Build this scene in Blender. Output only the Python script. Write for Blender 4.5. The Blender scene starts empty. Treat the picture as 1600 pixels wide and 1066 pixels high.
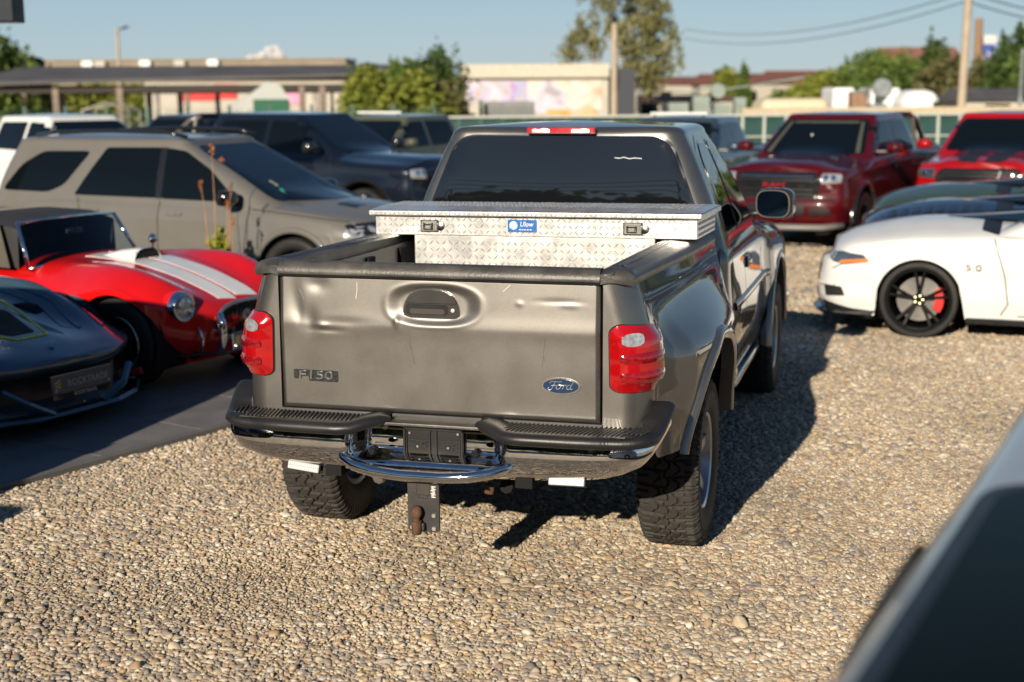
import bpy, bmesh, math, random
import numpy as np
from mathutils import Vector, Matrix, Quaternion
from mathutils.bvhtree import BVHTree
from mathutils.geometry import delaunay_2d_cdt

S = bpy.context.scene
COL = S.collection
rnd = random.Random(7)
R = math.radians
PI = math.pi

# ------------------------------------------------------------------ camera
cam = bpy.data.cameras.new('camera'); camo = bpy.data.objects.new('camera', cam); COL.objects.link(camo)
yaw, pit, rol = 0.2703, 0.1727, -0.0064
fw = Vector((-math.sin(yaw)*math.cos(pit), math.cos(yaw)*math.cos(pit), -math.sin(pit)))
rt = Vector((math.cos(yaw), math.sin(yaw), 0)); up = rt.cross(fw)
c_, s_ = math.cos(rol), math.sin(rol)
rt2 = rt*c_+up*s_; up2 = up*c_-rt*s_
Mc = Matrix((rt2, up2, -fw)).transposed().to_4x4(); Mc.translation = Vector((1.8466, -5.4964, 2.1019))
camo.matrix_world = Mc
cam.sensor_width = 36; cam.lens = 50.14; cam.clip_end = 3000; cam.clip_start = .05
cam.dof.use_dof = True; cam.dof.focus_distance = 6.15; cam.dof.aperture_fstop = 1.9
cam.dof.aperture_blades = 0
S.camera = camo

# ------------------------------------------------------------------ sky, sun, exposure
SUN_DIR = Vector((-.27, -2.62, 1.0)).normalized()      # towards the sun
elev = math.asin(SUN_DIR.z)
W = bpy.data.worlds.new('World'); S.world = W; W.use_nodes = True
nt = W.node_tree; bg = nt.nodes['Background']
sky = nt.nodes.new('ShaderNodeTexSky'); sky.sky_type = 'NISHITA'; sky.sun_disc = False
sky.sun_elevation = elev; sky.sun_rotation = math.atan2(SUN_DIR.x, SUN_DIR.y)
sky.air_density = 1.0; sky.dust_density = .25; sky.ozone_density = 2.2; sky.altitude = 100
# clear late-afternoon air: the physical sky blended with a plain blue gradient by height (same all round)
tcw = nt.nodes.new('ShaderNodeTexCoord'); sx = nt.nodes.new('ShaderNodeSeparateXYZ'); nt.links.new(tcw.outputs['Generated'], sx.inputs[0])
rp = nt.nodes.new('ShaderNodeValToRGB'); el = rp.color_ramp.elements
el[0].position = 0; el[0].color = (6.0, 7.4, 8.2, 1); el[1].position = .9; el[1].color = (.40, .95, 2.2, 1)
for p_, c_k in ((.06, (4.7, 6.7, 8.2, 1)), (.13, (3.0, 4.9, 6.8, 1)), (.25, (1.5, 2.8, 4.6, 1)), (.45, (.75, 1.6, 3.2, 1))):
    q_ = el.new(p_); q_.color = c_k
nt.links.new(sx.outputs[2], rp.inputs[0]); mxw = nt.nodes.new('ShaderNodeMix'); mxw.data_type = 'RGBA'; mxw.inputs[0].default_value = .82
nt.links.new(sky.outputs[0], mxw.inputs[6]); nt.links.new(rp.outputs[0], mxw.inputs[7]); nt.links.new(mxw.outputs[2], bg.inputs[0]); bg.inputs[1].default_value = 0.057
sun = bpy.data.lights.new('sun', 'SUN'); sun.energy = 5.0; sun.angle = R(.53); sun.color = (1, .88, .71)
suno = bpy.data.objects.new('sun', sun); COL.objects.link(suno)
suno.rotation_euler = SUN_DIR.to_track_quat('Z', 'Y').to_euler(); suno.location = (-5, -30, 12)
S.view_settings.view_transform = 'Standard'; S.view_settings.look = 'None'
S.view_settings.exposure = 0.47; S.view_settings.gamma = 1
S.cycles.max_bounces = 8; S.cycles.caustics_reflective = False; S.cycles.caustics_refractive = False
S.cycles.use_denoising = True
S.cycles.sample_clamp_indirect = 6

# ------------------------------------------------------------------ materials
MATS = {}
def mat(name, col, rough=.5, metal=0, coat=0, crough=.03, var=.08, vscale=8, bump=0, bscale=60, ior=1.5, spec=.5, trans=0,
        flake=0, alpha=1, emit=None, estr=0, dirt=0, dirtcol=(.3, .24, .16), rvar=.1):
    """procedural principled material: colour mottled by noise, roughness broken up, optional flakes, dust and bump"""
    if name in MATS: return MATS[name]
    m = bpy.data.materials.new(name); m.use_nodes = True; n = m.node_tree.nodes; l = m.node_tree.links
    b = n['Principled BSDF']
    b.inputs['Metallic'].default_value = metal; b.inputs['Roughness'].default_value = rough
    b.inputs['Coat Weight'].default_value = coat; b.inputs['Coat Roughness'].default_value = crough
    b.inputs['IOR'].default_value = ior; b.inputs['Specular IOR Level'].default_value = spec
    b.inputs['Transmission Weight'].default_value = trans; b.inputs['Alpha'].default_value = alpha
    if emit: b.inputs['Emission Color'].default_value = (*emit, 1); b.inputs['Emission Strength'].default_value = estr
    tc = n.new('ShaderNodeTexCoord'); no = n.new('ShaderNodeTexNoise'); no.inputs['Scale'].default_value = vscale; no.inputs['Detail'].default_value = 5
    l.new(tc.outputs['Object'], no.inputs['Vector'])
    mr = n.new('ShaderNodeMapRange'); mr.inputs[1].default_value = .3; mr.inputs[2].default_value = .7
    mr.inputs[3].default_value = 1-var; mr.inputs[4].default_value = 1+var
    l.new(no.outputs['Fac'], mr.inputs[0])
    mx = n.new('ShaderNodeVectorMath'); mx.operation = 'SCALE'; mx.inputs[0].default_value = col
    l.new(mr.outputs[0], mx.inputs['Scale'])
    out = mx.outputs[0]
    if flake:
        v = n.new('ShaderNodeTexNoise'); v.inputs['Scale'].default_value = 900; v.inputs['Detail'].default_value = 1
        l.new(tc.outputs['Object'], v.inputs['Vector'])
        m2 = n.new('ShaderNodeMapRange'); m2.inputs[1].default_value = .3; m2.inputs[2].default_value = .7
        m2.inputs[3].default_value = 1-flake; m2.inputs[4].default_value = 1+flake
        l.new(v.outputs['Fac'], m2.inputs[0]); m3 = n.new('ShaderNodeVectorMath'); m3.operation = 'SCALE'
        l.new(out, m3.inputs[0]); l.new(m2.outputs[0], m3.inputs['Scale']); out = m3.outputs[0]
    if dirt:
        v = n.new('ShaderNodeTexNoise'); v.inputs['Scale'].default_value = 3.2; v.inputs['Detail'].default_value = 8; v.inputs['Roughness'].default_value = .65
        l.new(tc.outputs['Object'], v.inputs['Vector'])
        m2 = n.new('ShaderNodeMapRange'); m2.inputs[1].default_value = .45; m2.inputs[2].default_value = .75; m2.inputs[3].default_value = 0; m2.inputs[4].default_value = dirt
        l.new(v.outputs['Fac'], m2.inputs[0]); mi = n.new('ShaderNodeMix'); mi.data_type = 'RGBA'
        l.new(m2.outputs[0], mi.inputs[0]); l.new(out, mi.inputs[6]); mi.inputs[7].default_value = (*dirtcol, 1); out = mi.outputs[2]
    l.new(out, b.inputs['Base Color'])
    if rvar:
        m4 = n.new('ShaderNodeMapRange'); m4.inputs[1].default_value = .3; m4.inputs[2].default_value = .7
        m4.inputs[3].default_value = max(0, rough-rvar*rough); m4.inputs[4].default_value = min(1, rough+rvar*rough)
        l.new(no.outputs['Fac'], m4.inputs[0]); l.new(m4.outputs[0], b.inputs['Roughness'])
    if bump:
        bn = n.new('ShaderNodeTexNoise'); bn.inputs['Scale'].default_value = bscale; bn.inputs['Detail'].default_value = 4
        l.new(tc.outputs['Object'], bn.inputs['Vector']); bp = n.new('ShaderNodeBump'); bp.inputs['Strength'].default_value = 1
        bp.inputs['Distance'].default_value = bump; l.new(bn.outputs['Fac'], bp.inputs['Height']); l.new(bp.outputs[0], b.inputs['Normal'])
    MATS[name] = m
    return m
def paint(name, col, metal=.5, rough=.35, flake=.1, **k):
    k.setdefault('spec', .12)
    return mat(name, col, rough=rough, metal=metal, coat=1, crough=.03, var=.05, vscale=4, flake=flake, **k)

M_black = mat('black_plastic', (.012, .012, .013), .4, bump=.0005, bscale=300, dirt=.10, dirtcol=(.10, .09, .08))
M_blackgloss = mat('gloss_black_plastic', (.012, .012, .013), .15, coat=.5)
M_seam = mat('dark_panel_gap', (.008, .008, .008), .8)
M_glass = mat('tinted_glass', (.003, .005, .006), .02, spec=.38, rvar=0, var=0)
M_glassg = mat('green_tinted_glass', (.012, .028, .026), .02, spec=.6, rvar=0, var=0, coat=1, crough=.01)
M_rubber = mat('tyre_rubber', (.034, .031, .028), .75, bump=.0005, bscale=200, dirt=.5, dirtcol=(.11, .09, .07), spec=.3)
M_rubber2 = mat('road_tyre_rubber', (.014, .0135, .013), .6, bump=.0004, bscale=200, dirt=.15, dirtcol=(.08, .07, .06), spec=.3)
M_chrome = mat('chrome', (.75, .75, .75), .06, 1, rvar=.5, var=.03)
M_alu = mat('alloy_metal', (.42, .43, .45), .28, 1, dirt=.2, dirtcol=(.2, .18, .15))
M_dark = mat('dark_underbody', (.012, .012, .012), .9, bump=.002, bscale=40, spec=.2)
M_rust = mat('rusty_steel', (.10, .05, .028), .85, metal=.2, bump=.0015, bscale=120, var=.5, vscale=30)
M_lampclear = mat('clear_lamp_lens', (.55, .57, .6), .08, .6, coat=1, var=.3, vscale=60, bump=.001, bscale=120)
M_white = mat('white_plastic', (.78, .78, .76), .4)
M_amber = mat('amber_lens', (.75, .2, .02), .15, coat=1)
M_redlens = mat('red_lens', (.34, .003, .005), .12, coat=1, crough=.02, var=.12, vscale=25)
M_redlens2 = mat('deep_red_lens', (.22, .004, .006), .1, coat=1, crough=.02, var=.4, vscale=50)
M_cream = mat('cream_interior', (.35, .31, .25), .8)

# ------------------------------------------------------------------ object helpers
def link(o, parent=None):
    COL.objects.link(o)
    if parent: o.parent = parent
    return o
def tag(o, label=None, cat=None, group=None, kind=None):
    if label: o['label'] = label
    if cat: o['category'] = cat
    if group: o['group'] = group
    if kind: o['kind'] = kind
    return o
def empty(name, loc=(0, 0, 0), rz=0, label=None, cat=None, group=None, scale=1):
    o = bpy.data.objects.new(name, None); link(o); o.location = loc; o.rotation_euler = (0, 0, rz); o.scale = (scale,)*3
    return tag(o, label, cat, group)
class MB:
    """collects geometry, builds one mesh object"""
    def __init__(s): s.v = []; s.f = []; s.mi = []
    def add(s, v, f, m=0):
        o = len(s.v); s.v += [tuple(p) for p in v]; s.f += [tuple(i+o for i in q) for q in f]; s.mi += [m]*len(f); return s
    def box(s, c, d, rot=None, m=0):
        x, y, z = d[0]/2, d[1]/2, d[2]/2
        v = [Vector(p) for p in ((-x,-y,-z),(x,-y,-z),(x,y,-z),(-x,y,-z),(-x,-y,z),(x,-y,z),(x,y,z),(-x,y,z))]
        if rot is not None: v = [rot @ p for p in v]
        v = [p+Vector(c) for p in v]
        return s.add(v, [(0,3,2,1),(4,5,6,7),(0,1,5,4),(1,2,6,5),(2,3,7,6),(3,0,4,7)], m)
    def grid(s, rows, closed=False, flip=False, m=0, caps=False):
        n = len(rows[0]); v = [p for r in rows for p in r]; f = []
        for i in range(len(rows)-1):
            for j in range(n if closed else n-1):
                a, b = i*n+j, i*n+(j+1) % n; q = (a, b, b+n, a+n)
                f.append(q[::-1] if flip else q)
        if caps:
            a = tuple(range(n)); b = tuple(range((len(rows)-1)*n, len(rows)*n))
            f.append(a[::-1] if not flip else a); f.append(b if not flip else b[::-1])
        return s.add(v, f, m)
    def tube(s, pts, r, n=8, m=0, caps=True, flat=1.0):
        pts = [Vector(p) for p in pts]; rows = []; rr = r if isinstance(r, (list, tuple)) else [r]*len(pts)
        prev = None
        for i, p in enumerate(pts):
            t = (pts[min(i+1, len(pts)-1)]-pts[max(i-1, 0)])
            t = t.normalized() if t.length > 1e-9 else Vector((0, 0, 1))
            if prev is None: u = t.orthogonal().normalized()
            else: u = (prev-t*prev.dot(t)); u = u.normalized() if u.length > 1e-6 else t.orthogonal().normalized()
            prev = u; w = t.cross(u)
            rows.append([p+(u*math.cos(2*PI*k/n)+w*math.sin(2*PI*k/n)*flat)*rr[i] for k in range(n)])
        return s.grid(rows, closed=True, caps=caps, m=m)
    def lathe(s, prof, M=None, n=32, m=0, a0=0, a1=2*PI):
        """prof: (radius, axial) list, axis = local x"""
        full = abs(a1-a0-2*PI) < 1e-6; k = n if full else n+1; rows = []
        for r, a in prof:
            rows.append([Vector((a, r*math.cos(a0+(a1-a0)*j/n), r*math.sin(a0+(a1-a0)*j/n))) for j in range(k)])
        if M is not None: rows = [[M @ p for p in r_] for r_ in rows]
        return s.grid(rows, closed=full, m=m, flip=True)
    def build(s, name, mats, parent=None, smooth=False, bevel=0, seg=2, angle=None, loc=None, rot=None, **tags):
        me = bpy.data.meshes.new(name); me.from_pydata(s.v, [], s.f)
        ms = mats if isinstance(mats, (list, tuple)) else [mats]
        for x in ms: me.materials.append(x)
        if len(ms) > 1: me.polygons.foreach_set('material_index', s.mi)
        if smooth: me.polygons.foreach_set('use_smooth', [True]*len(me.polygons))
        me.update()
        o = bpy.data.objects.new(name, me); link(o, parent)
        if loc: o.location = loc
        if rot: o.rotation_euler = rot
        if smooth and angle: me.set_sharp_from_angle(angle=R(angle))
        if bevel:
            b = o.modifiers.new('bevel', 'BEVEL'); b.width = bevel; b.segments = seg; b.limit_method = 'ANGLE'; b.angle_limit = R(35)
        return tag(o, **tags) if tags else o
def box(name, c, d, m, parent=None, bevel=.004, rot=None, **tags):
    o = MB().box((0, 0, 0), d).build(name, m, parent, bevel=bevel, **tags); o.location = c
    if rot: o.rotation_euler = rot
    return o
def inst(name, src, loc, rot=(0, 0, 0), parent=None, scale=(1, 1, 1)):
    o = bpy.data.objects.new(name, src.data if hasattr(src, 'data') else src); link(o, parent)
    o.location = loc; o.rotation_euler = rot; o.scale = scale; return o

def lerp(a, b, t): return a+(b-a)*t
def sm(a, b, x):
    t = min(1, max(0, (x-a)/(b-a))) if a != b else float(x > a)
    return t*t*(3-2*t)
def curve(pts):
    """monotone-ish smooth interpolation through (x, y) pairs"""
    xs = [p[0] for p in pts]; ys = [p[1] for p in pts]
    def f(x):
        if x <= xs[0]: return ys[0]
        if x >= xs[-1]: return ys[-1]
        i = max(k for k in range(len(xs)) if xs[k] <= x)
        h = xs[i+1]-xs[i]; t = (x-xs[i])/h
        def sl(k):
            if k == 0 or k == len(xs)-1: return 0 if len(xs) < 3 else (ys[min(k+1, len(xs)-1)]-ys[max(k-1, 0)])/(xs[min(k+1, len(xs)-1)]-xs[max(k-1, 0)])
            a = (ys[k]-ys[k-1])/(xs[k]-xs[k-1]); b = (ys[k+1]-ys[k])/(xs[k+1]-xs[k])
            return 0 if a*b <= 0 else 2*a*b/(a+b)
        m0, m1 = sl(i)*h, sl(i+1)*h
        return (2*t**3-3*t**2+1)*ys[i]+(t**3-2*t**2+t)*m0+(-2*t**3+3*t**2)*ys[i+1]+(t**3-t**2)*m1
    return f
def rpoly(pts, r=.03, n=5):
    """polygon with rounded corners; r a number or one per corner"""
    out = []; N = len(pts); rr = r if isinstance(r, (list, tuple)) else [r]*N
    for i in range(N):
        p = Vector(pts[i]); a = Vector(pts[i-1])-p; b = Vector(pts[(i+1) % N])-p
        k = min(rr[i], a.length*.49, b.length*.49); a = p+a.normalized()*k; b = p+b.normalized()*k
        for j in range(n+1):
            t = j/n; out.append(tuple((a*(1-t)**2+p*2*t*(1-t)+b*t*t)))
    return out
def ellipse(cx, cy, a, b, n=28, p=2.0):
    o = []
    for i in range(n):
        t = 2*PI*i/n; c, s = math.cos(t), math.sin(t)
        o.append((cx+a*math.copysign(abs(c)**(2/p), c), cy+b*math.copysign(abs(s)**(2/p), s)))
    return o
def inpoly(x, y, P):
    c = False; j = len(P)-1
    for i in range(len(P)):
        if (P[i][1] > y) != (P[j][1] > y) and x < (P[j][0]-P[i][0])*(y-P[i][1])/(P[j][1]-P[i][1])+P[i][0]: c = not c
        j = i
    return c
def resample(P, step, closed=True):
    out = []; N = len(P)
    for i in range(N if closed else N-1):
        a = Vector(P[i]); b = Vector(P[(i+1) % N]); k = max(1, int((b-a).length/step))
        out += [tuple(a.lerp(b, j/k)) for j in range(k)]
    if not closed: out.append(tuple(P[-1]))
    return out
DIRS = {'R': (Vector((-1,0,0)), Vector((0,1,0)), Vector((0,0,1))), 'L': (Vector((1,0,0)), Vector((0,1,0)), Vector((0,0,1))),
        'F': (Vector((0,-1,0)), Vector((1,0,0)), Vector((0,0,1))), 'B': (Vector((0,1,0)), Vector((1,0,0)), Vector((0,0,1))),
        'T': (Vector((0,0,-1)), Vector((1,0,0)), Vector((0,1,0)))}
def bvh_of(mbs):
    v = []; f = []
    for m in mbs:
        o = len(v); v += m.v; f += [tuple(i+o for i in q) for q in m.f]
    return BVHTree.FromPolygons(v, f)
def hit(bvh, a, b, D):
    d, e1, e2 = DIRS[D] if isinstance(D, str) else D
    o = e1*a+e2*b-d*9
    p, n, i, t = bvh.ray_cast(o, d)
    if p is None:
        return None
    if n.dot(d) > 0: n = -n
    return p, n
def tri2d(P, res):
    P = resample(P, res*1.2)
    x0 = min(p[0] for p in P); x1 = max(p[0] for p in P); y0 = min(p[1] for p in P); y1 = max(p[1] for p in P)
    V = [Vector(p) for p in P]; n = len(V)
    gx = int((x1-x0)/res)+1; gy = int((y1-y0)/res)+1
    for i in range(1, gx+1):
        for j in range(1, gy+1):
            x = x0+i*(x1-x0)/(gx+1); y = y0+j*(y1-y0)/(gy+1)
            if inpoly(x, y, P): V.append(Vector((x, y)))
    r = delaunay_2d_cdt(V, [(i, (i+1) % n) for i in range(n)], [list(range(n))], 1, 1e-5)
    return [tuple(v) for v in r[0]], [tuple(f) for f in r[2]], P
def patch(name, bvh, poly, D, m, parent, off=.004, rim=.014, res=.06, dome=0, domew=.05, depth=None, smooth=True, **tags):
    """a panel laid on a body: the outline is carried onto the surface, lifted off it and given an edge"""
    V, Fc, P = tri2d(poly, res); d, e1, e2 = DIRS[D] if isinstance(D, str) else D
    vs = []; ns = []; last = None
    for x, y in V:
        h = hit(bvh, x, y, D)
        if h is None:
            q = e1*x+e2*y-d*9
            if last: dd = (last[0]-q).dot(d); q = q+d*dd
            h2 = bvh.find_nearest(q); n2 = h2[1] if h2[1].dot(d) < 0 else -h2[1]; h = (h2[0], n2)
        last = h; o = off
        if dome:
            dm = min(math.hypot(x-p[0], y-p[1]) for p in P); o += dome*sm(0, domew, dm)
        if depth is not None: o += depth(x, y)
        vs.append(h[0]+h[1]*o); ns.append(h[1])
    ed = {}
    fs = []
    for f in Fc:
        a, b, c = vs[f[0]], vs[f[1]], vs[f[2]]
        if (b-a).cross(c-a).dot(d) > 0: f = f[::-1]
        fs.append(tuple(f))
        for i in range(len(f)): e = (f[i], f[(i+1) % len(f)]); ed[e] = 1
    k = len(vs); mp = {}
    for (a, b) in list(ed):
        if (b, a) not in ed:
            for q in (a, b):
                if q not in mp: mp[q] = len(vs); vs.append(vs[q]-ns[q]*rim)
            fs.append((b, a, mp[a], mp[b]))
    return MB().add(vs, fs).build(name, m, parent, smooth=smooth, angle=40, **tags)
def strip(name, bvh, line, D, m, parent, w=.006, off=.0015, h=0, step=.03, closed=False, **tags):
    """a narrow band along a line on a body (panel gap, trim, seal)"""
    L = resample(line, step, closed); P = []; N = []
    for x, y in L:
        q = hit(bvh, x, y, D)
        if q is None: continue
        P.append(q[0]); N.append(q[1])
    if len(P) < 2: return None
    rows = []; n = len(P)
    for i in range(n):
        t = (P[(i+1) % n]-P[i-1]) if closed else (P[min(i+1, n-1)]-P[max(i-1, 0)])
        s = t.cross(N[i]).normalized()*w/2; c = P[i]+N[i]*off
        if h: rows.append([c-s-N[i]*.01, c-s, c-s*.6+N[i]*h, c+s*.6+N[i]*h, c+s, c+s-N[i]*.01])
        else: rows.append([c-s, c+s])
    if closed: rows.append(rows[0])
    return MB().grid(rows).build(name, m, parent, smooth=bool(h), **tags)
def text(name, s, size, m, parent, M, extrude=.002, shear=0, sx=1, align='CENTER', bevel=0, **tags):
    c = bpy.data.curves.new(name, 'FONT'); c.body = s; c.size = size; c.extrude = extrude; c.shear = shear
    c.align_x = align; c.align_y = 'CENTER'; c.bevel_depth = bevel; c.resolution_u = 3
    o = bpy.data.objects.new(name, c); COL.objects.link(o)
    me = bpy.data.meshes.new_from_object(o.evaluated_get(bpy.context.evaluated_depsgraph_get()))
    bpy.data.objects.remove(o); me.name = name
    me.materials.clear(); me.materials.append(m)
    o = bpy.data.objects.new(name, me); link(o, parent); o.matrix_local = M @ Matrix.Diagonal((sx, 1, 1, 1))
    return tag(o, **tags) if tags else o
def face_M(loc, nrm, upv=(0, 0, 1)):
    """matrix whose z axis is nrm (text faces nrm)"""
    z = Vector(nrm).normalized(); y = Vector(upv); y = (y-z*y.dot(z)).normalized(); x = y.cross(z)
    M = Matrix((x, y, z)).transposed().to_4x4(); M.translation = Vector(loc); return M

# ------------------------------------------------------------------ wheels
WM = {}
def tread_h(a, w, kind):
    """groove depth field; a in radians around, w in -1..1 across"""
    if kind == 'at':
        u = a/(2*PI)*34; g = 0
        z1 = .33+.09*math.copysign(min(1, abs(math.sin(u*2*PI))*1.8), math.sin(u*2*PI))
        g = max(g, 1-sm(.0, .035, abs(abs(w)-z1)-.022))
        z2 = .07*math.copysign(min(1, abs(math.sin(u*2*PI+1))*2), math.sin(u*2*PI+1))
        g = max(g, 1-sm(.0, .03, abs(w-z2)-.015))
        sh = .22 if w > 0 else .6
        la = (u*1.0+sh+ .18*abs(w)) % 1
        g = max(g, (1-sm(.0, .10, min(la, 1-la)-.04))*(.9 if abs(w) > .3 else .8))
        if abs(w) > .62:
            lb = (u*2+sh) % 1; g = max(g, 1-sm(0, .12, min(lb, 1-lb)-.1))
        return g
    u = a/(2*PI)*60
    g = max(1-sm(0, .03, abs(abs(w)-.28)-.03), 1-sm(0, .03, abs(abs(w)-.72)-.02))
    return g
def tyre_mesh(Ro, w, Ri, kind, na, nw):
    key = ('tyre', Ro, w, Ri, kind)
    if key in WM: return WM[key]
    mb = MB(); rows = []; hw = w/2
    side = [(Ri, -hw*.80), (Ri+.012, -hw*.90), (lerp(Ri, Ro, .3), -hw*.99), (lerp(Ri, Ro, .55), -hw), (lerp(Ri, Ro, .8), -hw*.97)]
    prof = [(r, x, None) for r, x in side]
    for k in range(nw+1):
        t = -1+2*k/nw; edge = sm(.80, 1, abs(t)); prof.append((Ro-.018*edge**1.5-.004*t*t, hw*.96*t, t))
    prof += [(r, -x, None) for r, x in side[::-1]]
    dg = .013 if kind == 'at' else .006
    for r, x, t in prof:
        row = []
        for j in range(na):
            a = 2*PI*j/na; rr = r
            if t is not None: rr -= dg*tread_h(a, t, kind)
            elif kind == 'at' and r > Ro*.86:
                u = (a/(2*PI)*68+.6) % 1; rr += .0; x2 = x+math.copysign(.006 if u > .35 else 0, x)
                row.append(Vector((x2, rr*math.cos(a), rr*math.sin(a)))); continue
            row.append(Vector((x, rr*math.cos(a), rr*math.sin(a))))
        rows.append(row)
    mb.grid(rows, closed=True, flip=True)
    me = bpy.data.meshes.new('tyre'); me.from_pydata(mb.v, [], mb.f); me.materials.append(M_rubber if kind == 'at' else M_rubber2)
    me.polygons.foreach_set('use_smooth', [True]*len(me.polygons)); me.set_sharp_from_angle(angle=R(40)); me.update()
    WM[key] = me; return me
def rim_mesh(Ri, w, spokes, m, style):
    key = ('rim', Ri, w, spokes, m.name, style)
    if key in WM: return WM[key]
    mb = MB(); hw = w/2*.86
    mb.lathe([(Ri*.9, -hw*.9), (Ri*.99, -hw), (Ri*1.02, -hw), (Ri*1.02, hw), (Ri*1.0, hw+.004), (Ri*.95, hw*.97), (Ri*.90, hw*.6), (Ri*.88, -hw*.9)], n=48)
    mb.lathe([(0, hw*.74), (Ri*.16, hw*.74), (Ri*.2, hw*.6), (Ri*.2, hw*.2), (0, hw*.2)], n=20)
    for k in range(spokes):
        a = 2*PI*k/spokes+.3
        for da in ((-.16, .16) if style == 'twin' else (0,)):
            rows = []
            for t in (0, .35, .7, 1):
                r = lerp(Ri*.15, Ri*.94, t); b = a+da*(.6+.4*t) if style == 'twin' else a
                ww = Ri*(.05 if style == 'twin' else lerp(.17, .12, t)); x = lerp(hw*.66, hw*.84, t**1.5)
                cc, ss = math.cos(b), math.sin(b)
                def P(l, dx): return Vector((x+dx, r*cc-l*ss, r*ss+l*cc))
                rows.append([P(-ww, -.03), P(-ww*.8, 0), P(ww*.8, 0), P(ww, -.03)])
            mb.grid(rows, closed=True, flip=False)
    me = bpy.data.meshes.new('rim'); me.from_pydata(mb.v, [], mb.f); me.materials.append(m)
    me.polygons.foreach_set('use_smooth', [True]*len(me.polygons)); me.set_sharp_from_angle(angle=R(35)); me.update()
    WM[key] = me; return me
def disc_mesh(r):
    key = ('disc', r)
    if key in WM: return WM[key]
    mb = MB().lathe([(0, .012), (r*.45, .012), (r*.45, 0), (r, 0), (r, -.02), (0, -.02)], n=32)
    me = bpy.data.meshes.new('brake_disc'); me.from_pydata(mb.v, [], mb.f); me.materials.append(mat('brake_steel', (.2, .19, .18), .4, 1)); WM[key] = me; return me
def wheel(parent, x, y, z, Ro, w, Ri, m, spokes=6, style='single', kind='road', na=96, nw=12, caliper=None, steer=0, nuts=None):
    rz = (PI if x < 0 else 0)+steer
    o = inst('wheel', tyre_mesh(Ro, w, Ri, kind, na, nw), (x, y, z), (0, 0, rz), parent)
    inst('rim', rim_mesh(Ri, w, spokes, m, style), (0, 0, 0), parent=o)
    inst('brake_disc', disc_mesh(Ri*.72), (w*.08, 0, 0), parent=o)
    if caliper:
        c = MB(); rows = []
        for k in range(9):
            a = -.55+1.1*k/8
            rows.append([Vector((w*.08+dx, r*math.cos(a), r*math.sin(a))) for r, dx in ((Ri*.5, .045), (Ri*.78, .045), (Ri*.8, -.03), (Ri*.48, -.03))])
        co = c.grid(rows, closed=True, caps=True).build('caliper', caliper, o, bevel=.004)
        co.rotation_euler = (0 if x < 0 else PI, 0, 0)
    if nuts:
        c = MB()
        for k in range(5):
            a = 2*PI*k/5; c.lathe([(0, .012), (.011, .010), (.013, 0)], M=Matrix.Translation((w*.33, Ri*.13*math.cos(a), Ri*.13*math.sin(a))), n=8)
        c.build('lug_nuts', nuts, o)
    return o

# ------------------------------------------------------------------ vehicle body shell
def shell(cp, zb, zt, prof, cap, arches=(), step=.04, rows=14, ncap=16, side_x=None):
    """skirt round a plan outline (cp from rear centre to front centre, right half) and a cap over it"""
    P = [Vector((p[0], p[1])) for p in cp]; pts = []
    ext = [Vector((-P[1].x, P[1].y))]+P+[Vector((-P[-2].x, P[-2].y))]
    for i in range(1, len(ext)-2):
        a, b, c, d = ext[i-1], ext[i], ext[i+1], ext[i+2]; k = max(2, int((c-b).length/step))
        for j in range(k):
            t = j/k; pts.append(.5*((2*b)+(c-a)*t+(2*a-5*b+4*c-d)*t*t+(3*b-a-3*c+d)*t**3))
    pts.append(P[-1].copy()); n = len(pts)
    wmax = max(p.x for p in pts)
    nr = []
    for i in range(n):
        t = (pts[min(i+1, n-1)]-pts[max(i-1, 0)]).normalized(); nr.append(Vector((t.y, -t.x)))
    nr[0] = Vector((0, -1)); nr[-1] = Vector((0, 1))
    cols = []; tops = []
    for i, p in enumerate(pts):
        y = p.y; b = zb(y); front = abs(nr[i].y)
        if p.x > wmax*.6:
            for (yc, zc, r) in arches:
                if abs(y-yc) < r: b = max(b, zc+math.sqrt(r*r-(y-yc)**2))
        t_ = zt(y); col = []
        for k in range(rows+1):
            t = k/rows; t = t**.9; z = b+(t_-b)*t
            zn = (z-zb(y))/(t_-zb(y))
            ins = prof(zn, y, nr[i].y)
            x = max(0, p.x-nr[i].x*ins) if i not in (0, n-1) else 0
            col.append(Vector((x, y-nr[i].y*ins, z)))
        cols.append(col)
    mb = MB(); mb.grid(cols, flip=False)
    mb.grid([[Vector((-q.x, q.y, q.z)) for q in c] for c in cols], flip=True)
    cr = []
    for i, c in enumerate(cols):
        q = c[-1]; row = []
        for k in range(ncap+1):
            u = math.sin((1-2*k/ncap)*PI/2); row.append(Vector((q.x*u, q.y, q.z+cap(u, q.y, q.x))))
        cr.append(row)
    mb.grid(cr, flip=False)
    return mb, cols
def rrect(x, y0, y1, rb, rf, n=6, m=8):
    """rounded rectangle outline with fixed point count"""
    out = []
    def arc(cx, cy, r, a0):
        for k in range(n+1):
            a = a0+PI/2*k/n; out.append((cx+r*math.cos(a), cy+r*math.sin(a)))
    def seg(a, b):
        for k in range(1, m): out.append((lerp(a[0], b[0], k/m), lerp(a[1], b[1], k/m)))
    arc(x-rf, y1-rf, rf, 0); seg((x-rf, y1), (-x+rf, y1)); arc(-x+rf, y1-rf, rf, PI/2)
    seg((-x, y1-rf), (-x, y0+rb)); arc(-x+rb, y0+rb, rb, PI); seg((-x+rb, y0), (x-rb, y0)); arc(x-rb, y0+rb, rb, 1.5*PI); seg((x, y0+rb), (x, y1-rf))
    return out
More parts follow.
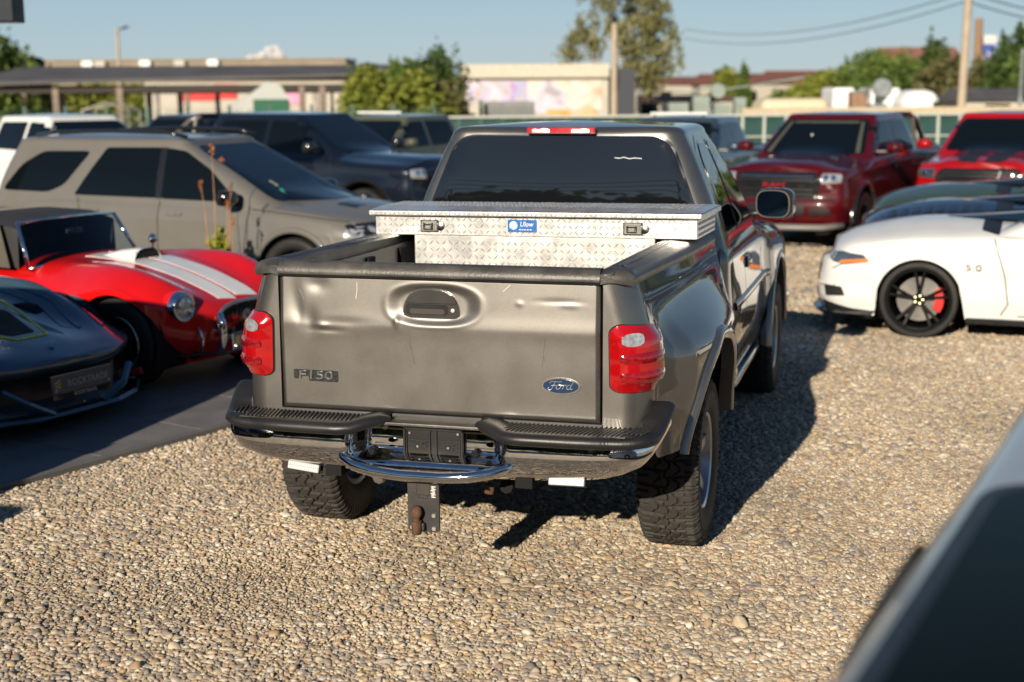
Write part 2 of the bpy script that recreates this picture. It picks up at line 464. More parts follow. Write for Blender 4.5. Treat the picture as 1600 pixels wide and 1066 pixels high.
def greenhouse(z0, z1, b, t, bulge=.02, edge=.05, crown=.03, rows=10, zr=None):
    """b, t = (half width, rear y, front y, rear corner r, front corner r) at base and roof"""
    B = rrect(*b); T = rrect(*t); N = len(B); G = []
    cy = (t[1]+t[2])/2
    for k in range(rows+1):
        v = k/rows; row = []
        for i in range(N):
            x = lerp(B[i][0], T[i][0], v); y = lerp(B[i][1], T[i][1], v); z = lerp(z0, z1-edge, v)
            d = Vector((x, y-cy)).normalized(); bb = bulge*math.sin(PI*v)
            row.append(Vector((x+d.x*bb, y+d.y*bb, z)))
        G.append(row)
    last = G[-1]
    for k in range(1, 7):
        a = PI/2*k/6; row = []
        for q in last:
            d = Vector((q.x, (q.y-cy)*.6, 0)); ln = d.length; ins = edge*1.4*(1-math.cos(a)); f = max(0, (ln-ins)/ln)
            row.append(Vector((q.x*f, cy+(q.y-cy)*f, z1-edge+edge*math.sin(a)*.8)))
        G.append(row)
    last = G[-1]
    for k in range(1, 9):
        f = 1-k/8; row = []
        for q in last: row.append(Vector((q.x*f, cy+(q.y-cy)*f, q.z+crown*(1-f*f)+ .2*edge*(1-f))))
        G.append(row)
    if zr:
        for row in G:
            for q in row: q.z += zr(q.y)*sm(z0, z1, q.z)
    return MB().grid(G, closed=True)
def arch_trim(parent, yc, zc, r, xf, m, w=.05, out=.02, a0=-.15, a1=PI+.15, name='fender_flare', n=40, depth=.05):
    """flare swept round a wheel opening, right side; xf(y, z) = body side"""
    obs = []
    for sgn in (1, -1):
        rows = []
        for k in range(n+1):
            a = lerp(a0, a1, k/n); row = []
            for dr, dx in ((-.012, -depth), (-.012, out*.6), (0, out), (w*.5, out*1.05), (w*.9, out*.5), (w, -.012)):
                y = yc+(r+dr)*math.cos(a); z = zc+(r+dr)*math.sin(a)
                yy = yc+(r+w*.6)*math.cos(a); zz = zc+(r+w*.6)*math.sin(a)
                row.append(Vector((sgn*(xf(yy, zz)+dx), y, z)))
            rows.append(row)
        obs.append(MB().grid(rows, flip=sgn < 0, caps=True).build(name, m, parent, smooth=True, angle=50))
    return obs
def wells(parent, arches, wx, m=None):
    for (yc, zc, r) in arches:
        for s in (1, -1):
            mb = MB(); rows = []
            for k in range(17):
                a = lerp(-.5, PI+.5, k/16); rows.append([Vector((s*x, yc+(r+.005)*math.cos(a), zc+(r+.005)*math.sin(a))) for x in (wx-.02, wx*.5)])
            rows2 = [[q[1], Vector((s*wx*.5, yc, zc))] for q in rows]
            mb.grid([[q[0], q[1], p[1]] for q, p in zip(rows, rows2)]); mb.build('wheel_arch_liner', m or M_dark, parent)

# ------------------------------------------------------------------ the grey-brown pickup
def build_truck():
    T = empty('pickup_truck', (0, 0, 0), 0, 'dusty grey-brown pickup seen from behind, dented tailgate, silver tool box across its bed', 'pickup truck')
    PT = mat('pewter_paint', (.200, .191, .178), rough=.41, metal=.85, spec=.3, coat=1, crough=.02, var=.05, vscale=5, flake=.30, dirt=.10, dirtcol=(.20, .17, .13))
    PT.node_tree.nodes['Principled BSDF'].inputs['Specular Tint'].default_value = (.2, .2, .2, 1)
    Mcap = mat('weathered_rail_plastic', (.040, .038, .036), .42, bump=.0012, bscale=90, var=.3, vscale=12, dirt=.6, dirtcol=(.17, .15, .12))
    zr = lambda y: 1.372-.020*max(0, y)
    up_ = curve([(.5, .872), (1.0, .872), (1.15, .866), (1.25, .845), (1.32, .825), (1.40, .803)])
    bl_ = curve([(-.1, .0), (.0, .0), (.12, .06), (.25, .30), (.50, .80), (.95, 1.0), (1.5, .86), (1.9, .45), (2.15, .15)])
    def bx(z, y):
        g = sm(1.22, .98, z)*(1-.14*sm(.9, .58, z))
        return up_(z)+.035*sm(0, 1.6, y)*sm(1.5, 1.1, z)+.035*sm(0, 1.6, y)*sm(1.1, 1.5, z)+.165*bl_(y)*g
    yw, zw, ra = .987, .405, .585
    AR = [(yw, zw, ra)]
    def zbot(y):
        b = lerp(.70, .60, sm(.10, .22, y))
        if abs(y-yw) < ra: b = max(b, zw+math.sqrt(ra*ra-(y-yw)**2))
        return b
    side = {}
    for s in (1, -1):
        cols = []; Rc = .12
        par = [('f', t) for t in (0, .5, 1)]+[('c', k/14) for k in range(1, 15)]+[('s', lerp(Rc*1.25, 2.10, k/112)) for k in range(1, 113)]+[('e', .5), ('e', 1)]
        for kind, t in par:
            col = []
            y0 = {'f': 0, 'c': Rc*1.25*(1-math.cos(t*PI/2)), 's': t, 'e': 2.10}[kind]
            b = zbot(y0); tp = zr(y0)
            for k in range(44):
                z = lerp(b, tp, k/43)
                X = bx(z, y0 if kind in 'se' else .05+y0)
                Xc = bx(z, Rc*1.25)
                if kind == 'f': p = (lerp(.700, Xc-Rc, t), 0)
                elif kind == 'c': p = (Xc-Rc+Rc*math.sin(t*PI/2), y0)
                elif kind == 's': p = (lerp(Xc, X, sm(Rc*1.25, Rc*1.25+.15, t)), t)
                else: p = (X-.14*t, 2.10+.01*t)
                col.append(Vector((s*p[0], p[1], z)))
            cols.append(col)
        side[s] = cols
        mb = MB().grid(cols, flip=s < 0)
        # inner flange of the tail corner
        mb.grid([[Vector((s*.700, 0, z)), Vector((s*.694, .05, z))] for z in (.70, 1.36)], flip=s < 0)
        o = mb.build('bed_side', PT, T, smooth=True, angle=45)
    bed = MB(); bed.grid(side[1]); bed.grid(side[-1], flip=True); bb = bvh_of([bed])
    # flares
    arch_trim(T, yw, zw, ra, lambda y, z: bx(max(z, .62), min(max(y, .2), 2.05)), PT, w=.05, out=.022, a0=.20, a1=PI-.28, depth=.05)
    for s in (1, -1):
        wl = MB(); rows = []
        for k in range(25):
            a = lerp(.3, PI-.35, k/24); rows.append([Vector((s*x, yw+(ra+.006)*math.cos(a), zw+(ra+.006)*math.sin(a))) for x in (1.0, .60)])
        wl.grid(rows); wl.build('wheel_arch_liner', M_dark, T)
    # tailgate
    def tg(x, z):
        y = -.020+.060*max(0, z-1.150)+(.02*(1.15-z) if z < 1.15 else 0)
        y -= .002*math.exp(-((z-1.155)/.04)**2)
        e = min(.69-abs(x), z-.785, 1.362-z); y += .014*(1-sm(0, .014, e))
        q = (abs((x+.006)/.185)**2.6+abs((z-1.243)/.080)**2.6)**(1/2.6)
        y += .014*sm(1.10, .74, q)
        y -= .0015*math.exp(-((q-1.12)/.08)**2)
        for dx, dz, d, a, b in ((-.555, 1.165, .006, .035, .045), (-.50, 1.145, -.0035, .03, .010), (-.47, 1.125, .003, .07, .010), (-.60, 1.19, .003, .02, .05), (-.515, 1.315, .005, .045, .03),
                                (.36, 1.262, -.002, .014, .010), (.52, 1.275, .0018, .08, .010), (.565, 1.262, -.0018, .04, .010), (-.165, 1.17, -.005, .012, .02), (-.62, 1.25, .004, .03, .08), (-.40, 1.16, .003, .10, .02)):
            y += d*math.exp(-((x-dx)/a)**2-((z-dz)/b)**2)
        return y
    nx, nz = 200, 84
    rows = [[Vector((x, tg(x, z), z)) for z in [lerp(.785, 1.362, j/nz) for j in range(nz+1)]] for x in [lerp(-.69, .69, i/nx) for i in range(nx+1)]]
    mb = MB().grid(rows, flip=True)
    mb.grid([[Vector((-.69, .05, z)), Vector((-.69, -.002, z))] for z in (.785, 1.362)]); mb.grid([[Vector((.69, .05, z)), Vector((.69, -.002, z))] for z in (.785, 1.362)])
    mb.grid([[Vector((x, .05, .80)), Vector((x, .05, 1.36))] for x in (-.69, .69)])
    TG = mb.build('tailgate', PT, T, smooth=True, angle=60)
    tb = bvh_of([mb])
    # tailgate furniture
    hz = [(-.139, 1.205), (-.133, 1.192), (-.12, 1.188), (.083, 1.188), (.098, 1.194), (.103, 1.21), (.098, 1.245), (.075, 1.285), (.035, 1.304), (-.018, 1.309), (-.07, 1.304), (-.112, 1.285), (-.134, 1.245)]
    hz = rpoly(hz, .02, 3)
    def slab_poly(name, P, y0, y1, m, parent, **k):
        mb = MB(); n = len(P)
        mb.grid([[Vector((x, y1, z)) for x, z in P], [Vector((x, y0, z)) for x, z in P]], closed=True)
        mb.add([(x, y0, z) for x, z in P], [tuple(range(n))]); return mb.build(name, m, parent, **k)
    slab_poly('handle_bezel', [(lerp(-.018, x, 1.035), lerp(1.248, z, 1.05)) for x, z in hz], -.004, .03, mat('satin_chrome', (.5, .5, .5), .2, 1), TG)
    Mh = mat('handle_plastic', (.028, .026, .025), .35, bump=.0004, bscale=400)
    slab_poly('tailgate_handle', hz, -.006, .03, Mh, TG)
    slab_poly('handle_paddle', rpoly([(-.130, 1.252), (.094, 1.252), (.07, 1.288), (.03, 1.300), (-.02, 1.304), (-.068, 1.299), (-.108, 1.28)], .008, 3), -.013, .0, Mh, TG, bevel=.003)
    slab_poly('handle_slot', rpoly([(-.128, 1.203), (.055, 1.203), (.055, 1.246), (-.128, 1.246)], .014, 3), -.0075, .0, M_seam, TG)
    slab_poly('slot_floor', rpoly([(-.110, 1.206), (.040, 1.206), (.040, 1.228), (-.110, 1.228)], .01, 3), -.0085, .0, mat('worn_handle', (.035, .028, .024), .6), TG)
    MB().lathe([(0, .004), (.008, .003), (.009, 0)], M=face_M((.076, -.010, 1.224), (0, -1, 0)) @ Matrix.Rotation(R(-90), 4, 'Y'), n=16).build('key_lock', mat('lock_steel', (.9, .9, .9), .3, .7), TG)
    # badges
    Mb = mat('badge_grey', (.07, .075, .08), .3, .8, var=.3, vscale=80); Mb2 = mat('badge_edge', (.55, .56, .57), .2, 1)
    yb = tg(-.53, .93)
    P = [(-.632, .948), (-.632, .912), (-.614, .912), (-.612, .924), (-.566, .924), (-.562, .904), (-.436, .904), (-.432, .910), (-.432, .948), (-.436, .952), (-.628, .952)]
    slab_poly('model_badge', P, yb-.004, yb+.004, Mb, TG, bevel=.001)
    text('badge_lettering', 'F150', .050, Mb2, TG, face_M((-.532, yb-.0055, .9285), (0, -1, 0)), .0015, sx=1.62)
    yo = tg(.532, .934)
    slab_poly('oval_badge_rim', ellipse(.532, .934, .080, .0345, 40), yo-.005, yo+.004, M_chrome, TG, bevel=.001)
    slab_poly('oval_badge', ellipse(.532, .934, .0735, .029, 40), yo-.0062, yo, mat('badge_blue', (.004, .028, .085), .2, coat=1), TG)
    Ms = mat('badge_script', (.72, .75, .78), .25, .8)
    def script(name, strokes, ox, oz, s, y, r, m, parent):
        mb = MB()
        for st in strokes:
            st = [Vector(p) for p in st]; e = [st[0]]+st+[st[-1]]; q = []
            for i in range(1, len(e)-2):
                a, b, c, d = e[i-1], e[i], e[i+1], e[i+2]
                for j in range(5):
                    t = j/5; q.append(.5*((2*b)+(c-a)*t+(2*a-5*b+4*c-d)*t*t+(3*b-a-3*c+d)*t**3))
            q.append(st[-1]); mb.tube([(ox+(p[0]+.22*p[1])*s, y, oz+p[1]*s) for p in q], r, n=5)
        return mb.build(name, m, parent)
    FO = [[(-1.95, .35), (-1.75, .62), (-1.2, .66), (-.6, .62), (-.25, .72)], [(-1.2, .60), (-1.35, .1), (-1.5, -.45), (-1.8, -.6), (-2.05, -.4), (-1.9, -.2)], [(-1.65, .05), (-1.2, .08), (-.95, .12)],
          [(-.55, .2), (-.85, .05), (-.85, -.3), (-.55, -.42), (-.3, -.2), (-.35, .1), (-.55, .2), (-.2, .12), (.1, .18)], [(.1, .18), (.15, -.1), (.05, -.42)], [(.13, .0), (.3, .2), (.5, .18), (.48, .05)],
          [(1.15, .15), (.85, .2), (.65, -.05), (.72, -.36), (.95, -.4), (1.2, -.1)], [(1.5, .75), (1.3, .3), (1.18, -.15), (1.25, -.4), (1.5, -.3)]]
    script('badge_script', FO, .540, .934, .0285, yo-.0072, .0018, Ms, TG)
    # scratches, real thin marks on the paint
    for x0, z0, x1, z1 in ((-.34, 1.33, -.345, 1.26), (.29, 1.31, .33, 1.35)):
        strip('scratch', tb, [(x0, z0), ((x0+x1)/2+.003, (z0+z1)/2), (x1, z1)], 'B', mat('scratch_light', (.6, .56, .48), .5), TG, w=.0022, off=.0006)
    for L in ([(-.11, 1.14), (-.105, 1.08), (-.095, 1.02), (-.09, .995)], [(.468, 1.13), (.462, 1.08), (.455, 1.01)], [(-.12, 1.10), (-.105, 1.06)], [(.46, 1.06), (.464, 1.03)]):
        strip('scratch', tb, L, 'B', mat('scratch_dark', (.09, .08, .07), .6), TG, w=.0028, off=.0006)
    # cap along the tailgate
    rows = []
    for x in np.linspace(-.69, .69, 40):
        rows.append([Vector((x, y, z)) for y, z in ((-.004, 1.352), (-.021, 1.358), (-.024, 1.370), (-.014, 1.386), (-.006, 1.404), (.012, 1.411), (.052, 1.409), (.062, 1.40), (.062, 1.35))])
    MB().grid(rows, caps=True, flip=True).build('tailgate_cap', Mcap, T, smooth=True, angle=50)
    rows = [[Vector((x, y, z)) for y, z in ((-.0225, 1.3485), (-.0245, 1.3515), (-.012, 1.356))] for x in (-.69, .69)]
    MB().grid(rows, flip=True).build('cap_seal', M_seam, T)
    # sill below the tailgate
    rows = [[Vector((x, y, z)) for y, z in ((.03, .782), (-.008, .780), (-.014, .772), (-.010, .752), (.01, .738), (.05, .735))] for x in (-.70, .70)]
    MB().grid(rows, caps=True).build('rear_sill', PT, T, smooth=True, angle=40)
    # bed rail caps
    for s in (1, -1):
        rows = []
        for k in range(50):
            y = lerp(-.012, 2.12, k/49); z = zr(y); ox = bx(z, max(0, y))+.0
            f = sm(0, 1, min(1, (y+.012)/.05)) if k < 3 else 1
            ox = lerp(ox-.07, ox, f) if k == 0 else ox
            h = lerp(.5, 1, f)
            rows.append([Vector((s*x, y, z+dz*h)) for x, dz in ((ox-.010, -.030), (ox+.006, -.030), (ox+.012, -.012), (ox+.006, .012), (ox-.022, .034), (.745, .040), (.70, .038), (.684, .030), (.680, .005), (.680, -.055), (.672, -.055))])
        MB().grid(rows, flip=s > 0, caps=True).build('bed_rail_cap', Mcap, T, smooth=True, angle=45)
        rows = []
        for k in range(40):
            y = lerp(.12, 1.28, k/39); z = zr(y)
            rows.append([Vector((s*x, y, z+.0395+(.003 if j in (1, 2) else 0))) for j, x in enumerate((.705, .707, .713, .715))])
        for dx in (0, .022, .044):
            MB().grid([[Vector((q.x+s*dx, q.y, q.z)) for q in r] for r in rows], flip=s > 0).build('cap_ridge', Mcap, T)
    # bed interior
    Mbl = mat('bed_inner_paint', (.26, .235, .20), .45, .3, dirt=.5, dirtcol=(.12, .10, .08))
    for s in (1, -1):
        mb = MB(); mb.grid([[Vector((s*.655, y, z)) for z in (.80, 1.34)] for y in (.06, 2.08)], flip=s > 0); mb.build('bed_inner_wall', Mbl, T)
        for y in (.30, .62, .95, 1.4):
            box('stake_post', (s*.648, y, 1.07), (.02, .09, .50), M_dark, T, bevel=.004)
        box('inner_flange', (s*.668, 1.07, 1.305), (.02, 2.0, .06), Mcap, T, rot=(-.02, 0, 0))
    b = MB(); b.box((0, 1.07, .80), (1.32, 2.02, .03)); b.box((0, 2.09, 1.08), (1.50, .03, .58))
    for i in range(11): b.box((-.6+.12*i, 1.07, .822), (.05, 1.98, .014))
    b.build('bed_liner', M_dark, T)
    # ---- tail lamps
    for s in (1, -1):
        D = (Vector((-s*.5, .866, 0)), Vector((.866, s*.5, 0)), Vector((0, 0, 1)))
        q = lambda P: [(s*a, z) for a, z in P]
        P = rpoly([(.630, 1.165), (.634, .935), (.66, .917), (.84, .916), (.902, .955), (.896, 1.12), (.85, 1.172), (.66, 1.190)], [.05, .05, .05, .06, .06, .07, .06, .05], 4)
        seal = [(lerp(.765, a, 1.035), lerp(1.052, z, 1.028)) for a, z in P]
        L = patch('tail_lamp', bb, q(P), D, M_redlens, T, off=.010, rim=.025, res=.020, dome=.030, domew=.06)
        patch('lamp_seal', bb, q(seal), D, M_blackgloss, L, off=.004, rim=.012, res=.03)
        patch('reverse_lens', bb, q(ellipse(.708, 1.130, .036, .026, 24, 2.6)), D, M_lampclear, L, off=.0405, rim=.004, res=.012)
        for zc in (1.055, .982):
            patch('lens_segment', bb, q(ellipse(.760, zc, .092, .025, 24, 3)), D, M_redlens2, L, off=.0385, rim=.008, res=.014, dome=.009, domew=.025)
    # ---- bumper
    path = [(0, -.178), (.25, -.178), (.5, -.176), (.68, -.170), (.79, -.155), (.86, -.125), (.905, -.07), (.925, 0), (.94, .08), (.95, .15)]
    fx = [];
    e = [Vector((-.25, -.178))]+[Vector(p) for p in path]+[Vector((.955, .22))]
    for i in range(1, len(e)-2):
        for j in range(8):
            t = j/8; a, b_, c, d = e[i-1:i+3]; fx.append(.5*((2*b_)+(c-a)*t+(2*a-5*b_+4*c-d)*t*t+(3*b_-a-3*c+d)*t**3))
    fx.append(Vector(path[-1])); full = [Vector((-p.x, p.y)) for p in fx[:0:-1]]+fx
    n = len(full); nrm = []
    for i in range(n):
        t = (full[min(i+1, n-1)]-full[max(0, i-1)]).normalized(); nrm.append(Vector((t.y, -t.x)))
    Mcb = mat('worn_chrome', (.74, .73, .72), .035, 1, var=.10, vscale=40, bump=.00002, bscale=30, dirt=.03, dirtcol=(.20, .16, .11), rvar=.9)
    bz = curve([(0, .560), (.4, .565), (.7, .585), (.85, .615), (1.0, .66), (1.3, .72)])
    rows = []
    # resample for a crisp recess
    FX = []
    for i in range(n-1):
        k = max(1, int((full[i+1]-full[i]).length/.010))
        FX += [(full[i].lerp(full[i+1], j/k), nrm[i].lerp(nrm[i+1], j/k)) for j in range(k)]
    FX.append((full[-1], nrm[-1])); acc = 0
    for i, (p, nn) in enumerate(FX):
        s_len = abs(p.x)+max(0, (p.y+.10))*1.0
        b0 = bz(s_len); row = []
        for j in range(15):
            t = j/14; z = lerp(b0, .725+.10*sm(.95, 1.25, s_len), t)
            o = .016*math.sin(PI*t)-.024*(1-t)-.02*(1-sm(0, .14, t))
            q = p+nn*o; y = q.y
            m = sm(.345, .265, abs(p.x))*sm(.600, .650, z)
            y += .115*m; row.append(Vector((q.x, y, z)))
        row.append(row[-1]+Vector((0, .03, .0)))
        rows.append(row)
    B = MB().grid(rows, flip=False).build('bumper', Mcb, T, smooth=True, angle=60)
    # chrome loop bar under the plate
    MB().tube([(-.375, -.150, .640), (-.345, -.185, .622), (-.29, -.215, .604), (-.20, -.236, .590), (-.08, -.246, .583), (.08, -.246, .583), (.20, -.236, .590), (.29, -.215, .604), (.345, -.185, .622), (.375, -.150, .640)],
              [.018, .022, .024, .024, .024, .024, .024, .024, .022, .018], n=14).build('step_bar', M_chrome, B, smooth=True)
    box('step_tread', (0, -.13, .575), (.56, .17, .012), M_rust, B)
    # pads
    for s in (1, -1):
        cl = [p for p in full if s*p.x > .36]; cl.sort(key=lambda p: (abs(p.x)+p.y*1.0 if abs(p.x) > .8 else abs(p.x)))
        cl = [Vector((s*.190, -.05)), Vector((s*.225, -.078)), Vector((s*.275, -.128)), Vector((s*.33, -.162))]+cl
        def zl(p): return .735+.095*sm(-.06, .17, p.y)*(abs(p.x) > .8)+.022*sm(.34, .24, abs(p.x))
        mb = MB(); rows = []
        for i, p in enumerate(cl):
            t = (cl[min(i+1, len(cl)-1)]-cl[max(0, i-1)]).normalized(); nn = Vector((t.y, -t.x))*s
            if nn.y > 0 and abs(p.x) < .8: nn = -nn
            z = zl(p); row = []
            end = 1 if 0 < i < len(cl)-1 else .6
            for o, dz in ((-.012, -.012), (.004, -.018), (.018, -.012), (.026, .002), (.024, .016), (.013, .028), (-.004, .034), (-.022, .033)):
                q = p+nn*o*end; row.append(Vector((q.x, q.y, z+dz*end)))
            inner = Vector((min(abs(p.x), .93)*s, max(.035, p.y+.02))) if abs(p.x) < .86 else Vector((s*.86, max(.035, p.y)))
            row.append(Vector((inner.x, inner.y, z+.031))); rows.append(row)
        mb.grid(rows, flip=s > 0, caps=False)
        mb.build('step_pad', M_black, B, smooth=True, angle=50)
        rb = MB(); x = .30
        while x < .88:
            y0 = -.145 if x < .80 else -.10
            a = Vector((s*x, y0, .770)); b2 = Vector((s*(x+.035), .02, .770))
            dd = (b2-a).normalized(); nn = Vector((dd.y, -dd.x, 0))*.0035
            rb.add([a-nn, a+nn, b2+nn, b2-nn, a-nn*.4+Vector((0, 0, .004)), a+nn*.4+Vector((0, 0, .004)), b2+nn*.4+Vector((0, 0, .004)), b2-nn*.4+Vector((0, 0, .004))],
                   [(0, 1, 5, 4), (1, 2, 6, 5), (2, 3, 7, 6), (3, 0, 4, 7), (4, 5, 6, 7)]); x += .0185
        rb.build('pad_ribs', mat('worn_rib', (.06, .055, .05), .5), B, kind='stuff')
    box('bumper_top', (0, -.02, .752), (.52, .13, .014), mat('grimy_steel', (.10, .095, .09), .45, .6, bump=.001, bscale=60, var=.3), B)
    for x, z, y in ((-.215, .665, -.20), (.222, .675, -.19)):
        MB().lathe([(0, .016), (.012, .014), (.017, .006), (.018, 0), (.018, -.03)], M=face_M((x, y, z), (0, -1, 0)) @ Matrix.Rotation(R(-90), 4, 'Y'), n=20).build('bumper_plug', M_blackgloss, B, smooth=True, angle=40)
    MB().lathe([(0, .002), (.013, .002), (.013, -.02)], M=face_M((-.205, -.072, .738), (0, -1, 0)) @ Matrix.Rotation(R(-90), 4, 'Y'), n=16).build('bumper_hole', M_seam, B)
    # plate bracket
    pb = empty('plate_bracket', (.010, -.088, .668)); pb.parent = T
    Mp = mat('bracket_plastic', (.012, .012, .012), .4, bump=.0004, bscale=300, dirt=.2, dirtcol=(.10, .09, .08))
    m = MB(); m.box((0, .006, 0), (.256, .010, .150))
    for sx in (-1, 1):
        m.box((sx*.124, -.004, 0), (.008, .012, .150)); m.box((sx*.014, -.004, .0), (.006, .008, .14))
        for k in range(5):
            m.box((sx*.066, -.003, -.018+.0095*k), (.080-.03*(k % 2), .006, .004))
        for k in range(4): m.box((sx*.066, -.002, .034+.008*k), (.088, .004, .0035))
        m.box((sx*.115, -.004, .0), (.004, .008, .13))
    m.box((0, -.004, .073), (.256, .012, .006)); m.box((0, -.006, -.073), (.256, .016, .008))
    m.build('bracket_frame', Mp, pb)
    for k in range(2):
        for sx in (-1, 1): box('reflective_clip', (sx*.088, -.008, -.046-.012*k), (.030, .004, .006), M_white, pb, bevel=.001)
    for x, z in ((-.066, .0), (.066, .0), (-.10, .055), (.108, .06)):
        MB().lathe([(0, .004), (.005, .004), (.006, 0)], M=face_M((x, -.006, z), (0, -1, 0)) @ Matrix.Rotation(R(-90), 4, 'Y'), n=10).build('screw', mat('screw_steel', (.5, .5, .48), .35, .9), pb)
    # hitch
    Ht = empty('tow_hitch', (0, -.10, .56)); Ht.parent = T
    Mst = mat('hitch_steel', (.045, .045, .047), .5, .5, bump=.0006, bscale=100, dirt=.3, dirtcol=(.14, .10, .07))
    P = rpoly([(-.067, -.01), (.067, -.01), (.067, -.222), (-.067, -.222)], .014, 4)
    mb = MB(); k = len(P)
    mb.grid([[Vector((x, -.084, z)) for x, z in P], [Vector((x, -.098, z)) for x, z in P]], closed=True); mb.add([(x, -.098, z) for x, z in P], [tuple(range(k))]); mb.add([(x, -.084, z) for x, z in P], [tuple(range(k))[::-1]])
    mb.build('hitch_plate', Mst, Ht, bevel=.0015)
    m = MB().box((0, .12, -.04), (.06, .44, .06)).box((0, .35, -.02), (1.0, .07, .07)); m.build('receiver_tube', Mst, Ht, bevel=.004)
    for x, z in ((-.048, -.205), (.046, -.205), (.046, -.150)):
        MB().lathe([(0, .009), (.009, .009), (.011, .004), (.011, 0)], M=face_M((x, -.098, z), (0, -1, 0)) @ Matrix.Rotation(R(-90), 4, 'Y'), n=6).build('bolt', mat('zinc_bolt', (.5, .47, .42), .4, .8), Ht)
    Z = Matrix.Rotation(R(-90), 4, 'Y')
    MB().lathe([(0, .045), (.012, .043), (.021, .033), (.025, .02), (.023, .008), (.016, -.004), (.014, -.01), (.014, -.018), (.021, -.02), (.021, -.07), (.018, -.075), (0, -.075)], M=Matrix.Translation((-.020, -.128, -.150)) @ Z, n=20).build('tow_ball', M_rust, Ht, smooth=True, angle=50)
    box('ball_shank', (-.012, -.11, -.195), (.045, .03, .03), Mst, Ht)
    m = MB()
    for k in range(9): m.box((.045-.004*(k % 2), -.0985, -.030-.0055*k), (.018-.006*(k % 3 == 1), .001, .003))
    m.build('data_sticker', M_white, Ht)
    m = MB()
    for a, b2 in (((-.02, -.042), (.02, -.042)), ((-.02, -.08), (.02, -.08))): m.box(((a[0]+b2[0])/2, -.0985, a[1]), (.04, .0012, .002))
    for x in (-.02, .02): m.box((x, -.0985, -.061), (.002, .0012, .04))
    m.build('plate_marking', M_seam, Ht)
    # hook, plug, wires
    MB().tube([(.16, -.02, .53), (.21, -.05, .525), (.25, -.05, .50), (.245, -.04, .475), (.215, -.03, .475)], .010, n=7).build('tow_hook', M_rust, T, smooth=True)
    MB().tube([(.10, .0, .53), (.18, .0, .522), (.30, .0, .527)], .008, n=6).build('safety_chain_bar', M_rust, T, smooth=True)
    MB().lathe([(0, .02), (.022, .018), (.030, .008), (.032, -.03), (0, -.03)], M=face_M((-.225, -.10, .527), (0, -1, -.2)) @ Matrix.Rotation(R(-90), 4, 'Y'), n=8).build('trailer_plug', mat('plug_plastic', (.09, .085, .08), .6), T)
    MB().tube([(-.20, -.02, .54), (-.12, 0, .52), (-.05, .02, .535), (.02, .04, .52)], .012, n=6).build('wiring_loom', M_rust, T, smooth=True)
    # led strips under the bumper
    for x, rz, z in ((-.545, -.10, .562), (.585, .04, .575)):
        w = empty('work_light', (x, -.14, z), rz); w.parent = T; w.rotation_euler = (R(-12), R(4) if x < 0 else 0, rz)
        box('light_housing', (0, .012, 0), (.155, .03, .044), M_blackgloss, w)
        box('light_lens', (0, -.006, 0), (.146, .008, .036), mat('led_lens', (.42, .43, .45), .25, .1, bump=.001, bscale=200), w)
        m = MB()
        for k in range(14): m.box((-.066+.0101*k, -.0112, .008), (.006, .002, .011)); m.box((-.066+.0101*k, -.0112, -.008), (.006, .002, .011))
        m.build('led_row', mat('led_cell', (.95, .95, .9), .15, .3), w)
    # running gear
    m = MB().tube([(-.74, yw, .40), (.74, yw, .40)], .05, n=12)
    m.box((-.41, 2.3, .60), (.07, 4.9, .13)).box((.41, 2.3, .60), (.07, 4.9, .13)).box((0, .35, .62), (.85, .06, .08)).box((0, 4.1, .55), (.8, .9, .25)).box((0, 1.9, .50), (.35, 1.2, .16))
    m.tube([(.30, -.02, .50), (.34, .4, .47), (.36, .9, .62)], .03, n=8)
    m.build('chassis', M_dark, T)
    MB().lathe([(0, .16), (.10, .12), (.14, 0), (.10, -.12), (0, -.16)], M=Matrix.Translation((-.05, yw, .40)) @ Matrix.Rotation(R(90), 4, 'Z'), n=16).build('differential', M_rust, T, smooth=True)
    for s in (1, -1):
        MB().tube([(s*.52, .25, .56), (s*.52, .6, .40), (s*.52, yw, .36), (s*.52, 1.4, .40), (s*.52, 1.75, .54)], .03, n=6).build('leaf_spring', M_dark, T)
        MB().tube([(s*.45, .72, .70), (s*.55, .85, .34)], .03, n=10).build('shock_absorber', M_dark, T)
    MB().tube([(.25, -.02, .585), (.32, .3, .50), (.34, .7, .52)], .028, n=10).build('tail_pipe', M_rust, T, smooth=True)
    Mrim = mat('satin_alloy', (.36, .38, .42), .35, .9, dirt=.3, dirtcol=(.25, .2, .15))
    for s in (1, -1):
        wheel(T, s*.865, yw, .400, .402, .275, .222, Mrim, 5, kind='at', na=900, nw=64)
        wheel(T, s*.865, 4.518, .400, .402, .275, .222, Mrim, 5, kind='at', na=900, nw=64)
    # side step behind the cab
    for s in (1, -1):
        MB().lathe([(0, .16), (.035, .14), (.055, .06), (.058, -.05), (.045, -.12), (0, -.15)], M=Matrix.Translation((s*.965, 1.93, .64)) @ Matrix.Rotation(R(90), 4, 'Z'), n=14).build('box_step', mat('painted_step', (.02, .028, .04), .18, coat=1), T, smooth=True)
        MB().tube([(s*.90, 2.2, .50), (s*.93, 2.5, .46), (s*.93, 3.7, .46), (s*.90, 3.95, .50)], .03, n=10).build('side_bar', PT, T, smooth=True)
    # ---- cab and front
    cp = [(0, 2.155), (.80, 2.155), (.905, 2.17), (.945, 2.25), (.958, 2.6), (.962, 3.2), (.965, 3.8), (.975, 4.2), (.985, 4.6), (.975, 5.0), (.93, 5.25), (.78, 5.38), (.4, 5.44), (0, 5.46)]
    zt = curve([(2.0, 1.285), (3.6, 1.275), (4.2, 1.22), (5.0, 1.16), (5.5, 1.08)])
